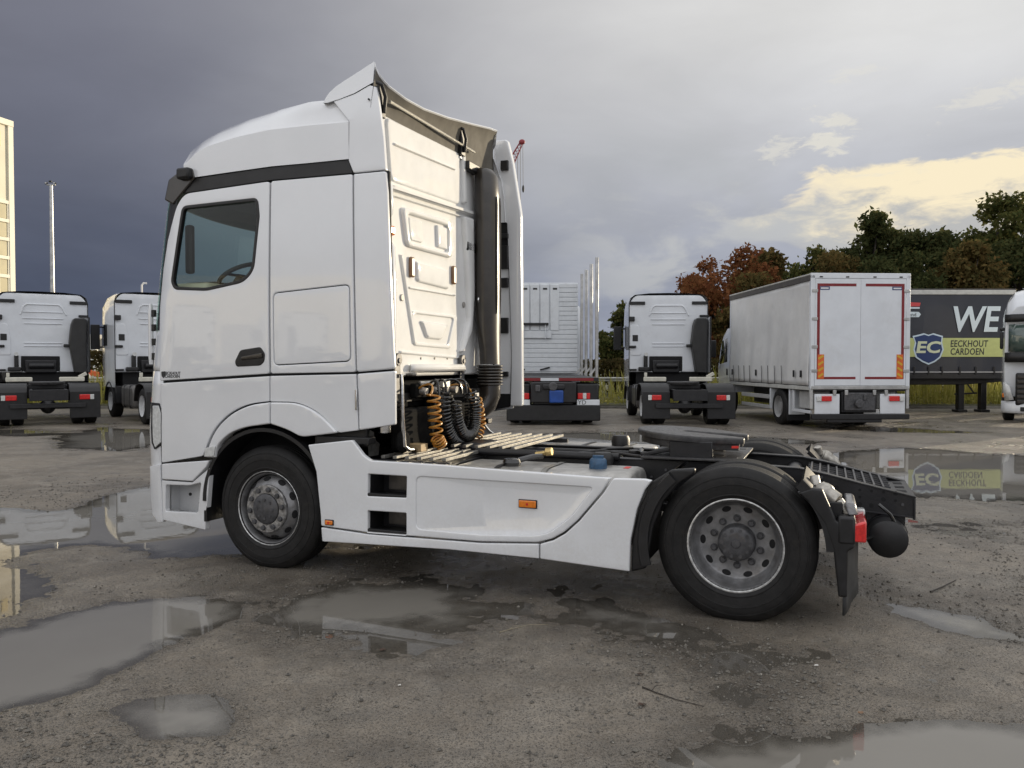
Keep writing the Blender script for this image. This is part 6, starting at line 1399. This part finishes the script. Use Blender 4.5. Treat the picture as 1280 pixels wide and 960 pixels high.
for c_ in range(10):
    y = -1.2 - c_ * 2.2; part('pilaster', bandm, T, lambda b: b.box(-.1, .22, y - .02, y + .3, zw - nf * fl, zw - .1), .03)
for y in (-2.6, -5.6, -8.6, -11.6): part('upper_window', mat('upper_window', (.75, .62, .33), .3, var=.1), T, lambda b: b.box(-.05, .12, y - 1.2, y + .2, atY(18, 186, 165).z, atY(18, 168, 165).z), .03)

def lowhouse(name, px0, px1, pyt, Y_, m, label, dpt=14):
    a, b_ = atY(px0, pyt, Y_), atY(px1, pyt, Y_); T = empty(name, ((a.x + b_.x) / 2, Y_, 0), 0, label, 'building'); w = (b_.x - a.x) / 2
    part('wall', m, T, lambda b: b.box(-w, w, 0, dpt, 0, a.z), .05); part('roof_edge', mat('roof_edge_grey', (.35, .34, .32), .6, var=.1), T, lambda b: b.box(-w - .15, w + .15, -.15, dpt + .15, a.z - .35, a.z + .12), .03)
    for k in range(int(w)): part('wall_seam', mat('seam_grey', (.30, .29, .27), .7), T, lambda b: b.box(-w + 2 * k + .9, -w + 2 * k + .96, -.03, 0, .1, a.z - .4))
    for k in range(max(1, int(w / 4))): part('door', mat('door_grey', (.22, .22, .22), .6, var=.1), T, lambda b: b.box(-w + 1.5 + 6 * k, -w + 4.5 + 6 * k, -.06, -.03, 0, min(3.2, a.z * .7)), .01)
    return T
lowhouse('warehouse', 20, 115.5, 419, 92, mat('wall_beige', (.42, .39, .34), .8, var=.06, vscale=.5), 'low beige warehouse behind the gap between the two left tractors')
lowhouse('warehouse', 119, 190, 421, 96, mat('wall_grey', (.30, .30, .30), .8, var=.06, vscale=.5), 'low grey warehouse with brick base next to the beige one')
o = tag(part('white_pillar', mat('pillar_white', (.68, .68, .64), .6, var=.05), None, lambda b: b.box(-.35, .35, -.3, .3, 0, atY(117.5, 418, 90).z).box(-.5, .5, -.45, .45, 0, .3), .03), 'white pillar standing at the corner of the beige warehouse', 'pillar'); o.location = ((117.5 - 640) / F * 90, 90, 0)
# orange arrow sign, marker post
p = atY(118.5, 466.5, 33.6); T = empty('arrow_sign', (p.x, 33.6, .1), 0, 'orange arrow sign on a short pale post by the guard rail', 'sign')
part('sign_board', mat('sign_orange', (.75, .13, .035), .5, var=.08), T, lambda b: b.prism([(-.24, .02), (-.12, .15), (-.10, .11), (.20, .05), (.20, -.16), (-.10, -.10), (-.12, -.14)], lambda x, z, d: (x, -.03 - d, p.z - .1 + z), 0, .02), .004)
part('sign_post', mat('post_pale', (.5, .48, .44), .6), T, lambda b: b.cyl((0, 0, 0), (0, 0, p.z + .06), .03, n=10))
p = atY(111, 448, 34.0); T = empty('marker_post', (p.x, 34.0, .1), 0, 'thin pale marker post left of the orange arrow sign', 'post')
part('post', mat('post_pale', (.5, .48, .44)), T, lambda b: b.cyl((0, 0, 0), (0, 0, p.z - .1), .04, n=10)); part('cap', mat('post_cap', (.35, .3, .24), .6), T, lambda b: b.lathe([(.06, p.z - .16), (.06, p.z - .08), (0, p.z - .06)], n=10, axis='z'))
# floodlight mast
p = atY(62.5, 231, 58); T = empty('floodlight_mast', (p.x + .08, 58, 0), 0, 'slender grey floodlight mast rising between the tower and the tractors', 'lamp post')
part('mast', galv, T, lambda b: b.cyl((0, 0, 0), (0, 0, p.z), .20, .11, 16))
part('crossarm', galv, T, lambda b: b.box(-.32, .32, -.05, .05, p.z - .05, p.z + .04), .01)
for x in (-.30, .0, .30): part('floodlight', black, T, lambda b: b.obox((x, -.08, p.z + .10 + (.12 if x == 0 else 0)), (.20, .14, .12), Matrix.Rotation(x * 1.2, 3, 'Y')), .02)
part('lamp_glass', clearl, T, lambda b: b.box(-.36, -.24, -.16, -.152, p.z + .06, p.z + .14).box(.24, .36, -.16, -.152, p.z + .06, p.z + .14), split=True)
# crane far behind the cab
CYd = 190.; cr = mat('crane_red', (.30, .035, .045), .5, var=.1, vscale=.2); T = empty('crane', (atY(560, 455, CYd).x, CYd, 0), 0, 'red lattice crane jib with hanging hook rising behind the cab', 'crane'); oxc = T.location.x
def cpt(px, py): q = atY(px, py, CYd); return Vector((q.x - oxc, 0, q.z))
def lattice(b, A, B, w, n):
    A, B = Vector(A), Vector(B); d = (B - A).normalized(); u_ = d.cross(Vector((0, 1, 0))).normalized(); v_ = Vector((0, 1, 0)); cn = [(u_ * sx + v_ * sy) * (w / 2) for sx, sy in ((1, 1), (1, -1), (-1, -1), (-1, 1))]
    for c_ in cn: b.cyl(A + c_, B + c_ * .5, .10, n=6)
    for k in range(n):
        f0, f1 = k / n, (k + 1) / n
        for i in range(4): b.cyl(A.lerp(B, f0) + cn[i] * (1 - .5 * f0), A.lerp(B, f1) + cn[(i + 1) % 4] * (1 - .5 * f1), .06, n=5)
part('boom', cr, T, lambda b: lattice(b, (0, 0, 2), cpt(637, 205), 2.2, 26))
part('fly_jib', cr, T, lambda b: lattice(b, cpt(637, 207), cpt(651, 180), 1.5, 7))
part('jib_head', cr, T, lambda b: b.ball(cpt(652.5, 177.5), (.75, .5, .65)))
part('crane_body', cr, T, lambda b: b.box(-4, 4, -2, 2, 1.2, 4.5).box(-5, 5, -3, 3, 0, 1.2), .1)
for px, py in ((654, 238), (647, 350), (650.5, 350)): part('cable', printm, T, lambda b: b.cyl(cpt(px if px < 653 else 653.5, 180 if px > 649 else 192), cpt(px, py), .05, n=5))
part('hook', printm, T, lambda b: b.ball(cpt(654, 236), (.28, .28, .9)))
# bird
p = atY(1090.5, 268, 70); b = MB(); b.ball((0, 0, 0), (.16, .07, .07)); b.raw([(-.04, .02, .03), (.08, .02, .03), (.02, .42, .14), (-.08, .36, .12)], [(0, 1, 2, 3)]); b.raw([(-.04, -.02, .03), (.08, -.02, .03), (.02, -.42, .14), (-.08, -.36, .12)], [(0, 3, 2, 1)])
o = tag(b.build('bird', printm), 'small dark bird flying in front of the yellow cloud', 'bird'); o.location = p; o.rotation_euler = (.2, 0, 1.2)
# antenna on the half-hidden tractor
part('roof_antenna', white_m, TBT, lambda b: b.tube([(-.35, CY + .4, 3.9), (-.35, CY + .4, 4.18), (-.30, CY + .4, 4.25), (-.20, CY + .4, 4.25)], .03, 8))
# warehouse behind the camera, mirrored in the white paint
T = empty('warehouse', (-62, -34, 0), radians(28), 'long pale ribbed warehouse on the far west side of the yard', 'building')
part('wall', mat('ribbed_pale', (.58, .56, .50), .6, var=.05, vscale=.2), T, lambda b: b.box(-8, 8, -32, 32, 0, 10), .1)
o = part('wall_rib', mat('ribbed_pale', (.58, .56, .50)), T, lambda b: [b.box(8, 8.12, -31.5 + 1.5 * k, -31.1 + 1.5 * k, 0, 9.7) for k in range(42)]); o['kind'] = 'stuff'
for k in range(4): part('roller_door', mat('door_grey', (.22, .22, .22)), T, lambda b: b.box(8.13, 8.2, -24 + 14 * k, -19 + 14 * k, 0, 4.6), .02)
